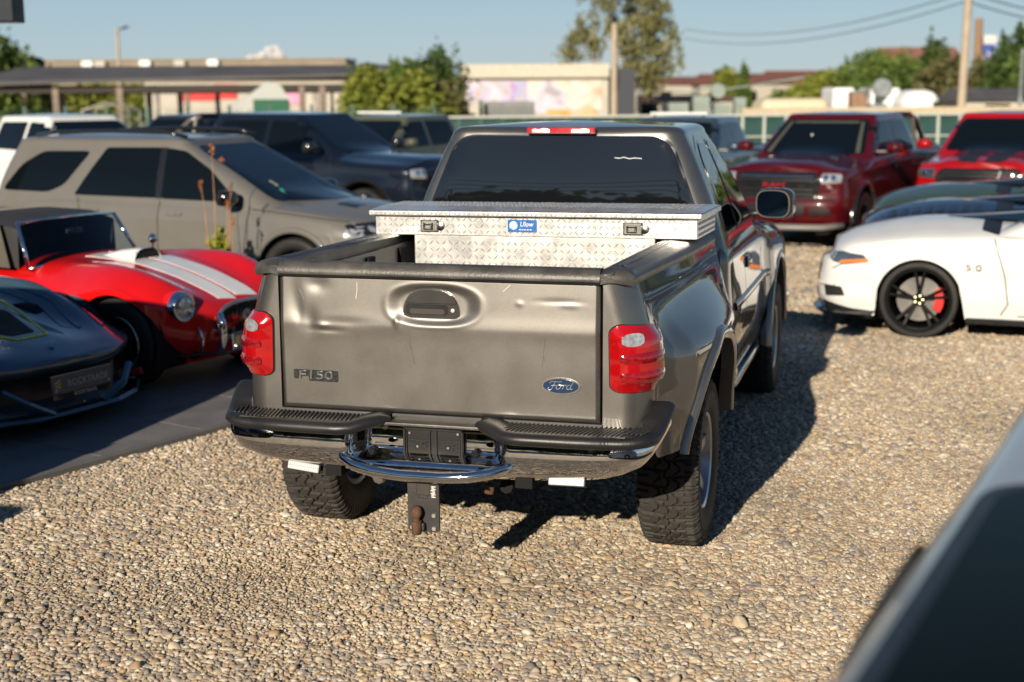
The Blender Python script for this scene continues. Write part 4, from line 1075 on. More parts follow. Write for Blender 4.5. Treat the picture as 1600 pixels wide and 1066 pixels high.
# -- muscle coupes
def coupe(loc, deg, sc, label, pm_, detail=True, louvers=False, group=None, cab=True):
    cp = [(0, -2.38), (.60, -2.36), (.84, -2.22), (.93, -1.6), (.955, -1.2), (.90, -.3), (.90, .5), (.955, 1.36), (.94, 1.80), (.87, 2.10), (.68, 2.27), (.35, 2.345), (0, 2.36)]
    zt = [(-2.4, 1.02), (-1.2, .99), (-.3, .93), (.6, .915), (1.36, .895), (1.9, .83), (2.2, .765), (2.36, .71)]
    AR = [(1.36, .345, .375), (-1.36, .345, .375)]
    def prof(t, y, ny):
        i = .045*(1-sm(0, .3, t))+.03*sm(.55, .95, t)+.05*sm(.88, 1, t)**2*(1+abs(ny))
        i += .02*math.exp(-((t-.45)/.15)**2)*(1-abs(ny)) - .03*math.exp(-((y-1.36)/.45)**2)*sm(.9, .6, t)-.04*math.exp(-((y+1.36)/.5)**2)*sm(1.0, .7, t)
        return i
    cap = lambda u, y, x: (.12*(1-abs(u)**2.2)**.8+.02*sm(.5, .4, abs(x*u))*sm(.6, 1.0, y)*sm(2.2, 1.6, y)) if y > .3 else .10*(1-u*u)
    T, B, bv = vehicle('sports_coupe', loc, deg, sc, label, 'car', pm_, cp, zt, .19, prof, cap, AR,
        gh=((.93, 1.42, (.84, -1.85, .80, .2, .22), (.58, -1.0, -.28, .2, .16)), dict(bulge=.03, edge=.06, crown=.02)),
        wheels=(.815, (1.36, -1.36), .350, .350, .27, .278), rimm=M_rimblk, spokes=5, rstyle='twin', caliper=M_calred, nuts=M_gold, step=.03, rows=18,
        wins=[('windshield', [(-.74, 1.04), (.74, 1.04), (.56, 1.35), (-.56, 1.35)], 'F', .06), ('rear_window', [(-.6, 1.08), (.6, 1.08), (.48, 1.31), (-.48, 1.31)], 'B', .05),
              ('side_window', [(-1.2, 1.02), (.38, 1.00), (-.22, 1.29), (-1.0, 1.30)], 'R', .04)],
        gaps=[([(.66, .24), (.60, .34), (.64, .60), (.74, .91)], 'R'), ([(.52, .235), (-.75, .235)], 'R'), ([(1.9, .735), (2.14, .60)], 'R')], handles=((-.45, .78),), mirrors=(1.0, .22, 1.06, M_blackgloss))
    for s, D in ((1, 'R'), (-1, 'L')):
        D2 = (Vector((-s*.80, -.60, 0)), Vector((-s*.60, .80, 0)), Vector((0, 0, 1)))
        # coordinate along the corner: a = -s*.6*x + .8*y
        ff = lambda x, y: -.6*x+.8*y
        H = patch('headlight', bv, rpoly([(ff(.74, 2.20), .735), (ff(.82, 2.14), .665), (ff(.88, 2.02), .645), (ff(.93, 1.80), .680), (ff(.91, 1.86), .74), (ff(.84, 2.06), .76)], .012, 3), D2,
                  mat('smoked_headlight', (.10, .13, .17), .06, .5, coat=1), B, off=.008, rim=.02, res=.03)
        patch('turn_signal', bv, rpoly([(ff(.85, 2.07), .652), (ff(.93, 1.81), .676), (ff(.93, 1.82), .706), (ff(.86, 2.05), .682)], .006, 3), D2, M_amber, H, off=.014, rim=.01, res=.03)
        for dx in range(3): patch('daytime_lamp', bv, rpoly([(ff(.765+.032*dx, 2.17-.03*dx), .742), (ff(.765+.032*dx, 2.17-.03*dx)+.012, .742), (ff(.765+.032*dx, 2.17-.03*dx)+.03, .685), (ff(.765+.032*dx, 2.17-.03*dx)+.018, .685)], .002, 2), D2, M_lampclear, H, off=.015, rim=.006, res=.02)
        I = patch('bumper_intake', bv, rpoly([(ff(.70, 2.18), .44), (ff(.84, 2.02), .44), (ff(.86, 1.98), .36), (ff(.72, 2.15), .34)], .012, 3), D2, M_seam, B, off=.006, rim=.01, res=.04)
        patch('intake_blade', bv, rpoly([(ff(.66, 2.22), .475), (ff(.80, 2.06), .47), (ff(.80, 2.06), .448), (ff(.66, 2.22), .452)], .006, 3), D2, pm_, I, off=.03, rim=.02, res=.04)
        MB().grid([[Vector((s*x*.96, y-.04, .235)), Vector((s*x*1.01, y+.03, .20)), Vector((s*x*.98, y-.02, .165)), Vector((s*x*.8, y-.25, .165))] for x, y in ((0, 2.37), (.4, 2.355), (.70, 2.275), (.88, 2.10), (.955, 1.85), (.96, 1.76))], flip=s < 0).build('front_splitter', M_blackgloss, T)
        MB().box((s*.90, 0, .185), (.06, 1.9, .05)).build('side_skirt', M_blackgloss, T, bevel=.01)
        patch('splitter_wall', bv, rpoly([(1.78, .18), (2.20, .18), (2.24, .30), (1.95, .245), (1.78, .235)], .01, 3), D, M_black, B, off=.006, rim=.01)
        text('fender_badge', '5.0', .080, mat('badge_chrome_dark', (.25, .25, .25), .2, 1), B, face_M((s*(.945), .90, .66), (s, 0, .08)), .003, sx=1.5)
        MB().tube([(s*.88, .30, .30), (s*.93, .30, .34)], .004, n=4).build('badge_pin', M_seam, B)
    patch('grille', bv, rpoly([(-.60, .46), (.60, .46), (.66, .62), (-.66, .62)], .04), 'F', M_blackgloss, B, off=.008, rim=.01)
    patch('lower_grille', bv, rpoly([(-.55, .24), (.55, .24), (.6, .38), (-.6, .38)], .04), 'F', M_black, B, off=.008, rim=.01)
    patch('cowl_panel', bv, rpoly([(-.78, .70), (.78, .70), (.66, .86), (-.66, .86)], .04), 'T', M_black, B, off=.006, rim=.01)
    if louvers:
        for s in (1, -1):
            for k in range(8):
                patch('hood_louver', bv, rpoly([(s*.50, 1.0+.12*k), (s*.78, 1.0+.12*k), (s*.76, 1.06+.12*k), (s*.50, 1.06+.12*k)], .006, 2), 'T', M_blackgloss, B, off=.022, rim=.03, res=.15)
        patch('hood_stripe', bv, [(-.3, .95), (.3, .95), (.26, 2.2), (-.26, 2.2)], 'T', M_blackgloss, B, off=.004)
    return T
coupe((3.35, 7.77), 84, .95, 'white sports coupe with black wheels and red brake calipers facing left', P_white)
coupe((3.58, 9.70), 84, .97, 'navy sports coupe with black hood louvers, behind the white coupe', P_navy, louvers=True)
coupe((3.72, 11.75), 84, 1.01, 'dark green sports coupe, farthest of the three parked coupes', P_green)
coupe((-5.35, 11.6), -100, .70, 'red low car almost hidden between the taupe wagon and blue-black pickup', P_red)

# -- red roadster with white stripes
def roadster():
    cp = [(0, -1.95), (.45, -1.93), (.68, -1.78), (.82, -1.35), (.84, -1.1), (.74, -.4), (.71, .2), (.76, .75), (.83, 1.15), (.84, 1.45), (.79, 1.68), (.65, 1.82), (.44, 1.91), (.2, 1.955), (0, 1.96)]
    zt = curve([(-2, .50), (-1.5, .68), (-1.14, .74), (-.6, .60), (.3, .54), (.95, .63), (1.42, .735), (1.72, .62), (1.96, .46)])
    AR = [(1.42, .33, .365), (-1.14, .33, .37)]
    zc_ = curve([(-1.95, .60), (-1.5, .76), (-.9, .83), (-.2, .84), (.5, .885), (1.0, .86), (1.40, .785), (1.7, .69), (1.88, .61), (1.96, .53)]); hc = lambda y: max(.02, zc_(y)-zt(y))
    hf = curve([(-1.9, .0), (-1.5, .07), (-1.14, .11), (-.6, .05), (0, .0), (.5, .02), (1.0, .06), (1.35, .085), (1.65, .09), (1.85, .03), (1.96, .0)])
    cap = lambda u, y, x: hc(y)*max(0, 1-abs(u)**2.6)**.55+hf(y)*math.exp(-((abs(u)-.70)/.20)**2)*sm(1, .9, abs(u))
    prof = lambda t, y, ny: .13*(1-sm(0, .75, t))**1.5*(1 if y < 1.7 else 1.2)
    T, B, bv = vehicle('red_roadster', (-4.72, 4.42), -102.3, .985, 'red open roadster with two white bonnet stripes and a black soft top', 'car', P_red, cp, zt, .16, prof, cap, AR,
        wheels=(.69, (1.42, -1.14), .33, .335, .22, .20), rimm=M_alu, spokes=6, step=.025, rows=14, ncap=40, wellx=.80, z=.03)
    Mst = paint('white_stripe_paint', (.74, .74, .72), 0, .3, 0)
    for x0, x1 in ((.018, .235), (-.235, -.018)):
        patch('white_stripe', bv, [(x0, .62), (x1, .62), (x1*.93, 1.4), (x1*.80, 1.87), (x0, 1.90)], 'T', Mst, B, off=.003, rim=.004, res=.05)
    for L in ([(-.33, .66), (-.33, 1.2), (-.26, 1.75)], [(.33, .66), (.33, 1.2), (.26, 1.75)]):
        strip('bonnet_gap', bv, L, 'T', mat('red_gap', (.12, .004, .004), .6), B, w=.006, off=.002)
    # scoop
    rows = []
    for y, h, w in ((.70, .0, .20), (.76, .025, .19), (.86, .055, .175), (.98, .075, .165), (1.04, .078, .16)):
        z0 = zt(y)+cap(0, y, .8)
        rows.append([Vector((x*w, y, z0-.02+(h+.02)*max(0, 1-abs(x)**4))) for x in np.linspace(-1, 1, 15)])
    MB().grid(rows, flip=True).build('bonnet_scoop', Mst, T, smooth=True)
    z0 = zt(1.02)+cap(0, 1.02, .8)
    MB().add([(x, 1.034, z) for x, z in rpoly([(-.14, z0-.01), (.14, z0-.01), (.13, z0+.058), (-.13, z0+.058)], .02)], [tuple(range(24))]).build('scoop_mouth', M_seam, T)
    # lamps
    for s in (1, -1):
        Mx = Matrix.Translation((s*.560, 1.80, .600)) @ Matrix.Rotation(R(90-s*6), 4, 'Z')
        o = MB().lathe([(.078, .070), (.096, .078), (.108, .062), (.112, .02), (.112, -.12), (.09, -.25), (0, -.27)], M=Mx, n=28).build('headlight_pod', P_red, T, smooth=True, angle=50)
        MB().lathe([(.082, .072), (.094, .088), (.106, .076), (.112, .050), (.114, .02)], M=Mx, n=28).build('chrome_ring', M_chrome, o, smooth=True)
        MB().lathe([(0, .096), (.03, .094), (.06, .086), (.085, .072)], M=Mx, n=28).build('lamp_glass', mat('old_lamp_glass', (.42, .46, .5), .05, .75, coat=1, var=.5, vscale=30, bump=.002, bscale=60), o, smooth=True)
        M2 = Matrix.Translation((s*.545, 1.80, .425)) @ Matrix.Rotation(R(90), 4, 'Z')
        MB().lathe([(0, .04), (.025, .036), (.034, .02), (.036, -.06)], M=M2, n=16).build('side_light', mat('pinkish_lens', (.5, .18, .14), .15, coat=1), T, smooth=True)
        MB().tube([(s*.335, 1.99, .24), (s*.335, 2.025, .34), (s*.335, 2.025, .45), (s*.335, 1.99, .535)], .019, n=10, flat=1.4).build('overrider', M_chrome, T, smooth=True)
        MB().tube([(s*.335, 2.0, .40), (s*.335, 1.85, .41)], .012, n=6).build('overrider_stay', M_chrome, T)
        MB().tube([(s*.46, 1.92, .26), (s*.47, 1.95, .36), (s*.46, 1.90, .44)], .012, n=6).build('bumper_iron', M_chrome, T, smooth=True)
    MB().tube([(-.62, 1.84, .25), (-.3, 1.99, .235), (.3, 1.99, .235), (.62, 1.84, .25)], .014, n=6).build('lower_bar', M_blackgloss, T)
    # mouth
    E = ellipse(0, .455, .30, .135, 44, 2.7)
    yf = lambda x: 1.965-.30*abs(x)**2.2
    m = MB().tube([(x, yf(x)+.012, z) for x, z in E]+[(E[0][0], yf(E[0][0])+.012, E[0][1])], .016, n=8); m.build('grille_ring', mat('grille_ring_grey', (.45, .46, .48), .2, .9), T, smooth=True)
    MB().add([(x, yf(x)+.006, z) for x, z in E]+[(0, 1.962, .455)], [(i, (i+1) % 44, 44) for i in range(44)]).build('grille_mouth', M_seam, T)
    m = MB()
    for k in range(-5, 6):
        m.tube([(k*.05, yf(k*.05)+.008, .335), (k*.05, yf(k*.05)+.008, .575)], .0025, n=4)
    m.build('grille_mesh', M_black, T)
    MB().lathe([(0, .008), (.040, .008), (.048, .002), (.048, 0)], M=Matrix.Translation((0, 1.978, .475)) @ Matrix.Rotation(R(90), 4, 'Z'), n=24).build('emblem_ring', M_alu, T)
    MB().lathe([(0, .002), (.018, .001)], M=Matrix.Translation((0, 1.9875, .475)) @ Matrix.Rotation(R(90), 4, 'Z'), n=16).build('emblem_centre', mat('emblem_dark', (.15, .04, .04), .4), T)
    plate(T, (.0, 2.05, .315), 0, R(4))
    # windscreen
    F = [(-.60, .40, .80), (-.52, .22, 1.14), (.52, .22, 1.14), (.60, .40, .80)]
    wf = MB().tube([F[0], F[1]], .016, n=8).tube([F[3], F[2]], .016, n=8); wf.tube([F[1], (0, .26, 1.155), F[2]], .013, n=8); wf.tube([F[0], (-.3, .50, .845), (0, .53, .86), (.3, .50, .845), F[3]], .014, n=8)
    WF = wf.build('windscreen_frame', M_chrome, T, smooth=True)
    g = MB(); rows = []
    for t in (0, .5, 1):
        rows.append([Vector((lerp(-.6, .6, u)*lerp(1, .87, t), lerp(.40, .22, t)+lerp(.13, .04, t)*(1-(2*u-1)**2), lerp(.80, 1.14, t)+lerp(.05, .015, t)*(1-(2*u-1)**2))) for u in np.linspace(0, 1, 13)])
    gm_ = bpy.data.materials.new('thin_glass'); gm_.use_nodes = True; n_ = gm_.node_tree.nodes; l_ = gm_.node_tree.links
    tr = n_.new('ShaderNodeBsdfTransparent'); tr.inputs[0].default_value = (.62, .72, .75, 1); gl = n_.new('ShaderNodeBsdfGlossy'); gl.inputs['Roughness'].default_value = .02
    fr = n_.new('ShaderNodeFresnel'); fr.inputs[0].default_value = 1.5; ms = n_.new('ShaderNodeMixShader'); l_.new(fr.outputs[0], ms.inputs[0]); l_.new(tr.outputs[0], ms.inputs[1]); l_.new(gl.outputs[0], ms.inputs[2])
    l_.new(ms.outputs[0], n_['Material Output'].inputs[0])
    g.grid(rows, flip=True).build('windscreen_glass', gm_, WF, smooth=True)
    for s in (1, -1):
        MB().tube([(s*.12, .50, .87), (s*.05, .42, .89), (-s*.12, .40, .91)], .005, n=5).build('wiper', M_seam, T)
    MB().tube([(-.05, .27, 1.12), (-.07, .22, 1.03)], .008, n=6).build('mirror_stem', M_chrome, T)
    box('rear_view_mirror', (-.10, .18, 1.03), (.17, .03, .05), M_alu, T, bevel=.01)
    MB().tube([(-.66, .50, .80), (-.665, .50, .90)], .009, n=6).build('wing_mirror_stem', M_chrome, T)
    MB().lathe([(0, .03), (.03, .024), (.042, 0), (.038, -.012), (0, -.014)], M=Matrix.Translation((-.665, .50, .925)) @ Matrix.Rotation(R(90), 4, 'Z'), n=18).build('wing_mirror', M_chrome, T, smooth=True)
    # soft top
    rows = []
    for y, w, z in ((.22, .53, 1.145), (.0, .58, 1.185), (-.35, .60, 1.19), (-.70, .58, 1.14), (-.98, .55, .98), (-1.12, .50, .86)):
        row = [Vector((x*w, y, z-.055*abs(x)**4-(.30*(abs(x) > .99)))) for x in np.concatenate(([-1.0], np.linspace(-.98, .98, 17), [1.0]))]
        rows.append(row)
    MB().grid(rows, flip=False).build('soft_top', mat('top_fabric', (.022, .022, .024), .8, bump=.001, bscale=400), T, smooth=True, angle=60)
    MB().add([(.60, .2, .80), (.60, -.95, .82), (.60, -.9, 1.0), (.59, .1, 1.14)], [(0, 1, 2, 3)]).build('side_curtain', mat('old_plastic_window', (.10, .09, .075), .25), T)
    box('cockpit', (0, -.35, .80), (1.0, .9, .12), M_dark, T)
    MB().tube([(.36+.17*math.cos(a), .05-.06*math.sin(a), .93+.17*math.sin(a)) for a in np.linspace(0, 2*PI, 24)], .012, n=6).build('steering_wheel', M_seam, T)
    for s in (1, -1): box('seat_back', (s*.28, -.45, .86), (.42, .12, .36), mat('seat_red', (.16, .008, .01), .5), T, bevel=.05)
    box('door_handle', (.735, -.1, .62), (.01, .12, .015), M_chrome, T)

def plate(parent, loc, rz, tilt, small=None, w=.52, h=.115):
    """dealer's number plate: dark sheet with its name and gold mark, local +y faces forward"""
    p = empty('number_plate', loc, rz); p.parent = parent; p.rotation_euler = (tilt, 0, rz)
    box('plate_sheet', (0, 0, 0), (w, .008, h), mat('plate_grey', (.10, .10, .105), .35, coat=.3), p, bevel=.002)
    box('plate_lip', (0, .001, h/2+.003), (w+.01, .016, .006), M_alu, p, bevel=.001)
    text('plate_name', 'ROCKTRADE', .062, mat('plate_letters', (.36, .37, .38), .4), p, face_M((-.055, .0045, -.004), (0, 1, 0)), .001, sx=.98)
    G = mat('plate_gold', (.55, .40, .12), .35, .3); m = MB()
    for k in range(3):
        z = .022-.022*k; m.add([(.215, .0055, z), (.185, .0055, z+.014), (.185, .0055, z+.004), (.215, .0055, z-.010)] if k < 2 else [(.215, .0055, z+.004), (.188, .0055, z+.016), (.188, .0055, z+.006), (.205, .0055, z-.002)], [(0, 1, 2, 3)])
        m.add([(.215, .0055, z), (.235, .0055, z-.006), (.235, .0055, z-.014), (.215, .0055, z-.010)], [(0, 1, 2, 3)])
    m.build('plate_mark', G, p)
    for s in (1, -1):
        MB().lathe([(0, .006), (.008, .005), (.010, 0)], M=Matrix.Translation((s*.235, .004, -.035)) @ Matrix.Rotation(R(90), 4, 'Z'), n=10).build('plate_screw', M_alu, p)
    return p
roadster()

# -- dark slate mid-engined car
def supercar():
    cp = [(0, -2.3), (.6, -2.28), (.88, -2.1), (.97, -1.5), (.96, -1.0), (.90, -.2), (.90, .4), (.955, 1.0), (.965, 1.3), (.955, 1.62), (.90, 1.88), (.76, 2.08), (.52, 2.22), (.26, 2.29), (0, 2.31)]
    zt = curve([(-2.3, .62), (-1, .62), (.3, .60), (1.2, .58), (1.8, .50), (2.31, .455)])
    hc = curve([(-2.3, .28), (-1, .30), (.2, .28), (.6, .23), (1.2, .155), (1.8, .10), (2.1, .075), (2.31, .03)])
    hf = curve([(-2.3, .06), (-1.2, .16), (0, .04), (.5, .12), (1.1, .165), (1.6, .105), (2.0, .03), (2.2, .0)])
    AR = [(1.34, .33, .375), (-1.36, .34, .385)]
    cap = lambda u, y, x: hc(y)*max(0, 1-abs(u)**2.2)**.7+hf(y)*math.exp(-((abs(u)-.74)/.15)**2)*sm(1, .92, abs(u))+.012*sm(.30, .24, abs(u))*sm(.6, 1, y)*sm(2.2, 1.9, y)
    def prof(t, y, ny):
        f = sm(.35, .9, abs(ny)) if y > 1.5 else 0
        return lerp(.05*(1-sm(0, .4, t)), .03*(1-sm(0, .12, t))+.075*sm(.12, .25, t)*sm(.93, .70, t), f)
    T, B, bv = vehicle('low_sports_car', (-5.30, 2.72), -103, .955, 'low dark slate sports car with a yellow-edged bonnet vent at the left edge', 'car', P_steelblue, cp, zt, .13, prof, cap, AR,
        gh=((.74, 1.20, (.80, -1.3, .72, .3, .4), (.50, -.7, -.1, .2, .2)), dict(bulge=.03, edge=.07, crown=.01)),
        wheels=(.83, (1.34, -1.36), .335, .335, .27, .25), rimm=M_rimblk, spokes=5, rstyle='twin', caliper=M_calred, step=.025, rows=16, ncap=40, wellx=.88, z=.03,
        wins=[('windshield', [(-.66, .86), (.66, .86), (.46, 1.13), (-.46, 1.13)], 'F', .06)])
    Y = mat('yellow_trim', (.80, .76, .05), .4)
    V = [(-.52, .95), (-.30, 1.55), (-.06, 2.03), (.06, 2.03), (.20, 1.84), (.30, 1.55), (.52, .95)]
    W_ = rpoly([(-.50, .95), (-.34, 1.52), (-.13, 1.96), (.13, 1.96), (.34, 1.52), (.50, .95)], .01, 2)
    p1 = patch('bonnet_vent', bv, W_, 'T', M_blackgloss, B, off=.003, rim=.004, res=.06)
    strip('vent_trim', bv, W_, 'T', Y, B, w=.013, off=.006, h=.004, closed=True)
    patch('vent_floor', bv, rpoly([(-.26, 1.45), (-.10, 1.88), (.10, 1.88), (.26, 1.45), (.20, 1.38), (-.20, 1.38)], .02, 2), 'T', M_seam, p1, off=.006, rim=.002, res=.06)
    for s in (1, -1):
        patch('headlight', bv, rpoly([(s*.62, 1.98), (s*.74, 1.90), (s*.865, 1.55), (s*.83, 1.30), (s*.76, 1.45), (s*.70, 1.75)], .02, 3), 'T', mat('lamp_cover', (.10, .16, .22), .06, .3, coat=1), B, off=.004, rim=.008, res=.05)
        strip('lamp_gap', bv, rpoly([(s*.62, 1.98), (s*.74, 1.90), (s*.865, 1.55), (s*.83, 1.30), (s*.76, 1.45), (s*.70, 1.75)], .02, 3), 'T', M_seam, B, w=.008, off=.006, closed=True)
        strip('bonnet_gap', bv, [(s*.56, .9), (s*.53, 1.5), (s*.40, 1.82), (s*.44, 1.88)], 'T', M_seam, B, w=.008)
        patch('crease_line', bv, [(s*.60, .9), (s*.64, .9), (s*.66, 1.5), (s*.50, 1.9), (s*.47, 1.9), (s*.62, 1.5)], 'T', P_steelblue, B, off=.008, rim=.01, res=.06)
        # corner intake and splitter blade
        D2 = (Vector((-s*.6, -.8, 0)), Vector((.8, -s*.6, 0)), Vector((0, 0, 1)))
        ff = lambda x, y: s*(.8*x-.6*y)
        patch('corner_intake', bv, rpoly([(ff(.50, 2.25), .38), (ff(.92, 1.88), .44), (ff(.94, 1.75), .20), (ff(.62, 2.2), .18)], .02, 3), D2, M_blackgloss, B, off=.004, rim=.006, res=.05)
        MB().grid([[Vector((s*x, y, z+.02)), Vector((s*x*1.01, y+.02, z)), Vector((s*x, y-.02, z-.02))] for x, y, z in ((0, 2.37, .13), (.35, 2.36, .13), (.62, 2.26, .135), (.84, 2.08, .15), (.96, 1.84, .175))], flip=s < 0).build('splitter_blade', P_steelblue, T)
        MB().tube([(s*.22, 2.355, .15), (s*.42, 2.35, .25), (s*.56, 2.27, .345)], .016, n=6, flat=1.6).build('intake_blade', P_steelblue, T)
        box('splitter_winglet', (s*.965, 1.93, .175), (.05, .13, .06), M_redlens, T, bevel=.012, rot=(R(15), 0, R(-s*25)))
        patch('side_marker', bv, rpoly([(1.78, .30), (1.86, .30), (1.87, .36), (1.79, .37)], .01, 2), 'R' if s > 0 else 'L', M_redlens, B, off=.008, rim=.01, res=.05)
        strip('red_edge', bv, [(1.55, .50), (1.75, .475), (1.90, .45)], 'R' if s > 0 else 'L', M_redlens, B, w=.010, off=.006)
    patch('front_grille', bv, rpoly([(-.48, .17), (.48, .17), (.56, .40), (-.56, .40)], .03, 3), 'F', M_black, B, off=.006, rim=.01, res=.08)
    MB().add([(-.05, 2.125, .5735), (0, 2.10, .578), (-.005, 2.14, .571), (.05, 2.125, .5735), (0, 2.16, .568)], [(0, 1, 2), (3, 4, 2), (0, 2, 4)]).build('bonnet_emblem', M_blackgloss, T)
    pl = plate(T, (.0, 2.385, .335), 0, R(6))
    text('frame_lettering', 'ROCKTRADE', .034, mat('pale_letters', (.6, .58, .45), .4), pl, face_M((-.02, .0045, -.078), (0, 1, 0)), .001, sx=1.0)
    box('plate_frame', (0, -.002, -.078), (.52, .006, .036), M_blackgloss, pl)
supercar()

# -- white car close to the camera, lower right
def near_car():
    cp = [(0, -2.2), (.6, -2.18), (.84, -2.0), (.90, -1.5), (.92, 0), (.915, 1.2), (.86, 1.9), (.6, 2.15), (0, 2.25)]
    gl = mat('deep_green_glass', (.004, .008, .007), .08, spec=.10)
    pw = paint('cream_white_paint', (.34, .35, .335), 0, .3, 0)
    T, B, bv = vehicle('white_car', (2.545, -3.33), -11.5, 1.0, 'white car with black window seals close by in the lower right corner', 'car', pw, cp, [(-2.2, 1.03), (-1, 1.05), (1, 1.04), (2.3, .85)], .2, prof=lambda t, y, ny: .05*(1-sm(0, .3, t))+.17*sm(.45, 1, t),
        arches=[(1.35, .33, .37), (-1.35, .33, .37)], gh=None, wheels=(.78, (1.35, -1.35), .33, .33, .22, .22))
    g = greenhouse(.98, 1.50, (.79, -1.9, 1.75, .2, .25), (.62, -1.3, 1.05, .15, .12), bulge=.03, edge=.06, crown=.02)
    g.build('cabin_shell', pw, T, smooth=True, angle=45)
    b2 = bvh_of([g])
    rp = patch('roof_seal', b2, rpoly([(-.58, -1.25), (.58, -1.25), (.575, .03), (-.575, .03)], .10), 'T', M_black, B, off=.004, res=.15)
    patch('roof_panel', b2, rpoly([(-.55, -1.22), (.55, -1.22), (.545, -.005), (-.545, -.005)], .09), 'T', mat('black_roof', (.004, .008, .007), .2, spec=.1, ior=1.2), rp, off=.008, res=.15)
    patch('roof_panel', b2, rpoly([(-.53, .10), (.53, .10), (.50, .85), (-.50, .85)], .07), 'T', mat('black_roof', (.004, .008, .007), .2), rp, off=.006, res=.15)
    patch('windshield', b2, rpoly([(-.68, 1.12), (.68, 1.12), (.53, 1.38), (-.53, 1.38)], .06), 'F', gl, B, off=.004, res=.15)
    for D in 'RL':
        for P in ([(-.14, 1.09), (.88, 1.08), (.30, 1.40), (-.12, 1.41)], [(-1.45, 1.10), (-.22, 1.09), (-.22, 1.41), (-1.15, 1.40)]): patch('side_window', b2, rpoly(P, .05), D, gl, B, off=.004, res=.15)
    for s, D in ((1, 'R'), (-1, 'L')):
        for nm, P, w, m in (('window_seal', [(-1.75, 1.075), (-.17, 1.07), (1.5, 1.065)], .05, M_black), ('door_pillar', [(-.17, 1.09), (-.17, 1.42)], .07, M_black), ('front_pillar', [(1.60, 1.09), (1.32, 1.25), (1.05, 1.40)], .05, pw)):
            strip(nm, b2, P, D, m, B, w=w, off=.006, h=.012)
    seat = mat('seat_cloth', (.05, .055, .05), .9)
    return T
near_car()

# ------------------------------------------------------------------ ground
def ground_mat():
    m = bpy.data.materials.new('gravel_ground'); m.use_nodes = True; n = m.node_tree.nodes; l = m.node_tree.links; b = n['Principled BSDF']
    tc = n.new('ShaderNodeTexCoord'); v = n.new('ShaderNodeTexVoronoi'); v.inputs['Scale'].default_value = 32; v.inputs['Randomness'].default_value = 1
    l.new(tc.outputs['Object'], v.inputs['Vector'])
    cr = n.new('ShaderNodeValToRGB'); e = cr.color_ramp.elements; e[0].color = (.24, .19, .13, 1); e[0].position = 0; e[1].color = (.56, .46, .32, 1)
    for p, c in ((.25, (.37, .30, .21, 1)), (.5, (.47, .38, .26, 1)), (.75, (.40, .34, .25, 1))):
        q = e.new(p); q.color = c
    s = n.new('ShaderNodeSeparateColor'); l.new(v.outputs['Color'], s.inputs[0]); l.new(s.outputs[0], cr.inputs[0])
    no = n.new('ShaderNodeTexNoise'); no.inputs['Scale'].default_value = .35; no.inputs['Detail'].default_value = 6; l.new(tc.outputs['Object'], no.inputs['Vector'])
    mr = n.new('ShaderNodeMapRange'); mr.inputs[1].default_value = .3; mr.inputs[2].default_value = .7; mr.inputs[3].default_value = .82; mr.inputs[4].default_value = 1.12; l.new(no.outputs['Fac'], mr.inputs[0])
    sc = n.new('ShaderNodeVectorMath'); sc.operation = 'SCALE'; l.new(cr.outputs[0], sc.inputs[0]); l.new(mr.outputs[0], sc.inputs['Scale']); l.new(sc.outputs[0], b.inputs['Base Color'])
    b.inputs['Roughness'].default_value = .9; b.inputs['Specular IOR Level'].default_value = .2
    iv = n.new('ShaderNodeMath'); iv.operation = 'SUBTRACT'; iv.inputs[0].default_value = 1; l.new(v.outputs['Distance'], iv.inputs[1])
    bp = n.new('ShaderNodeBump'); bp.inputs['Distance'].default_value = .012; l.new(iv.outputs[0], bp.inputs['Height']); l.new(bp.outputs[0], b.inputs['Normal'])
    return m
MB().add([(-900, -900, 0), (900, -900, 0), (900, 1500, 0), (-900, 1500, 0)], [(0, 1, 2, 3)]).build('ground', ground_mat(), None, kind='structure')

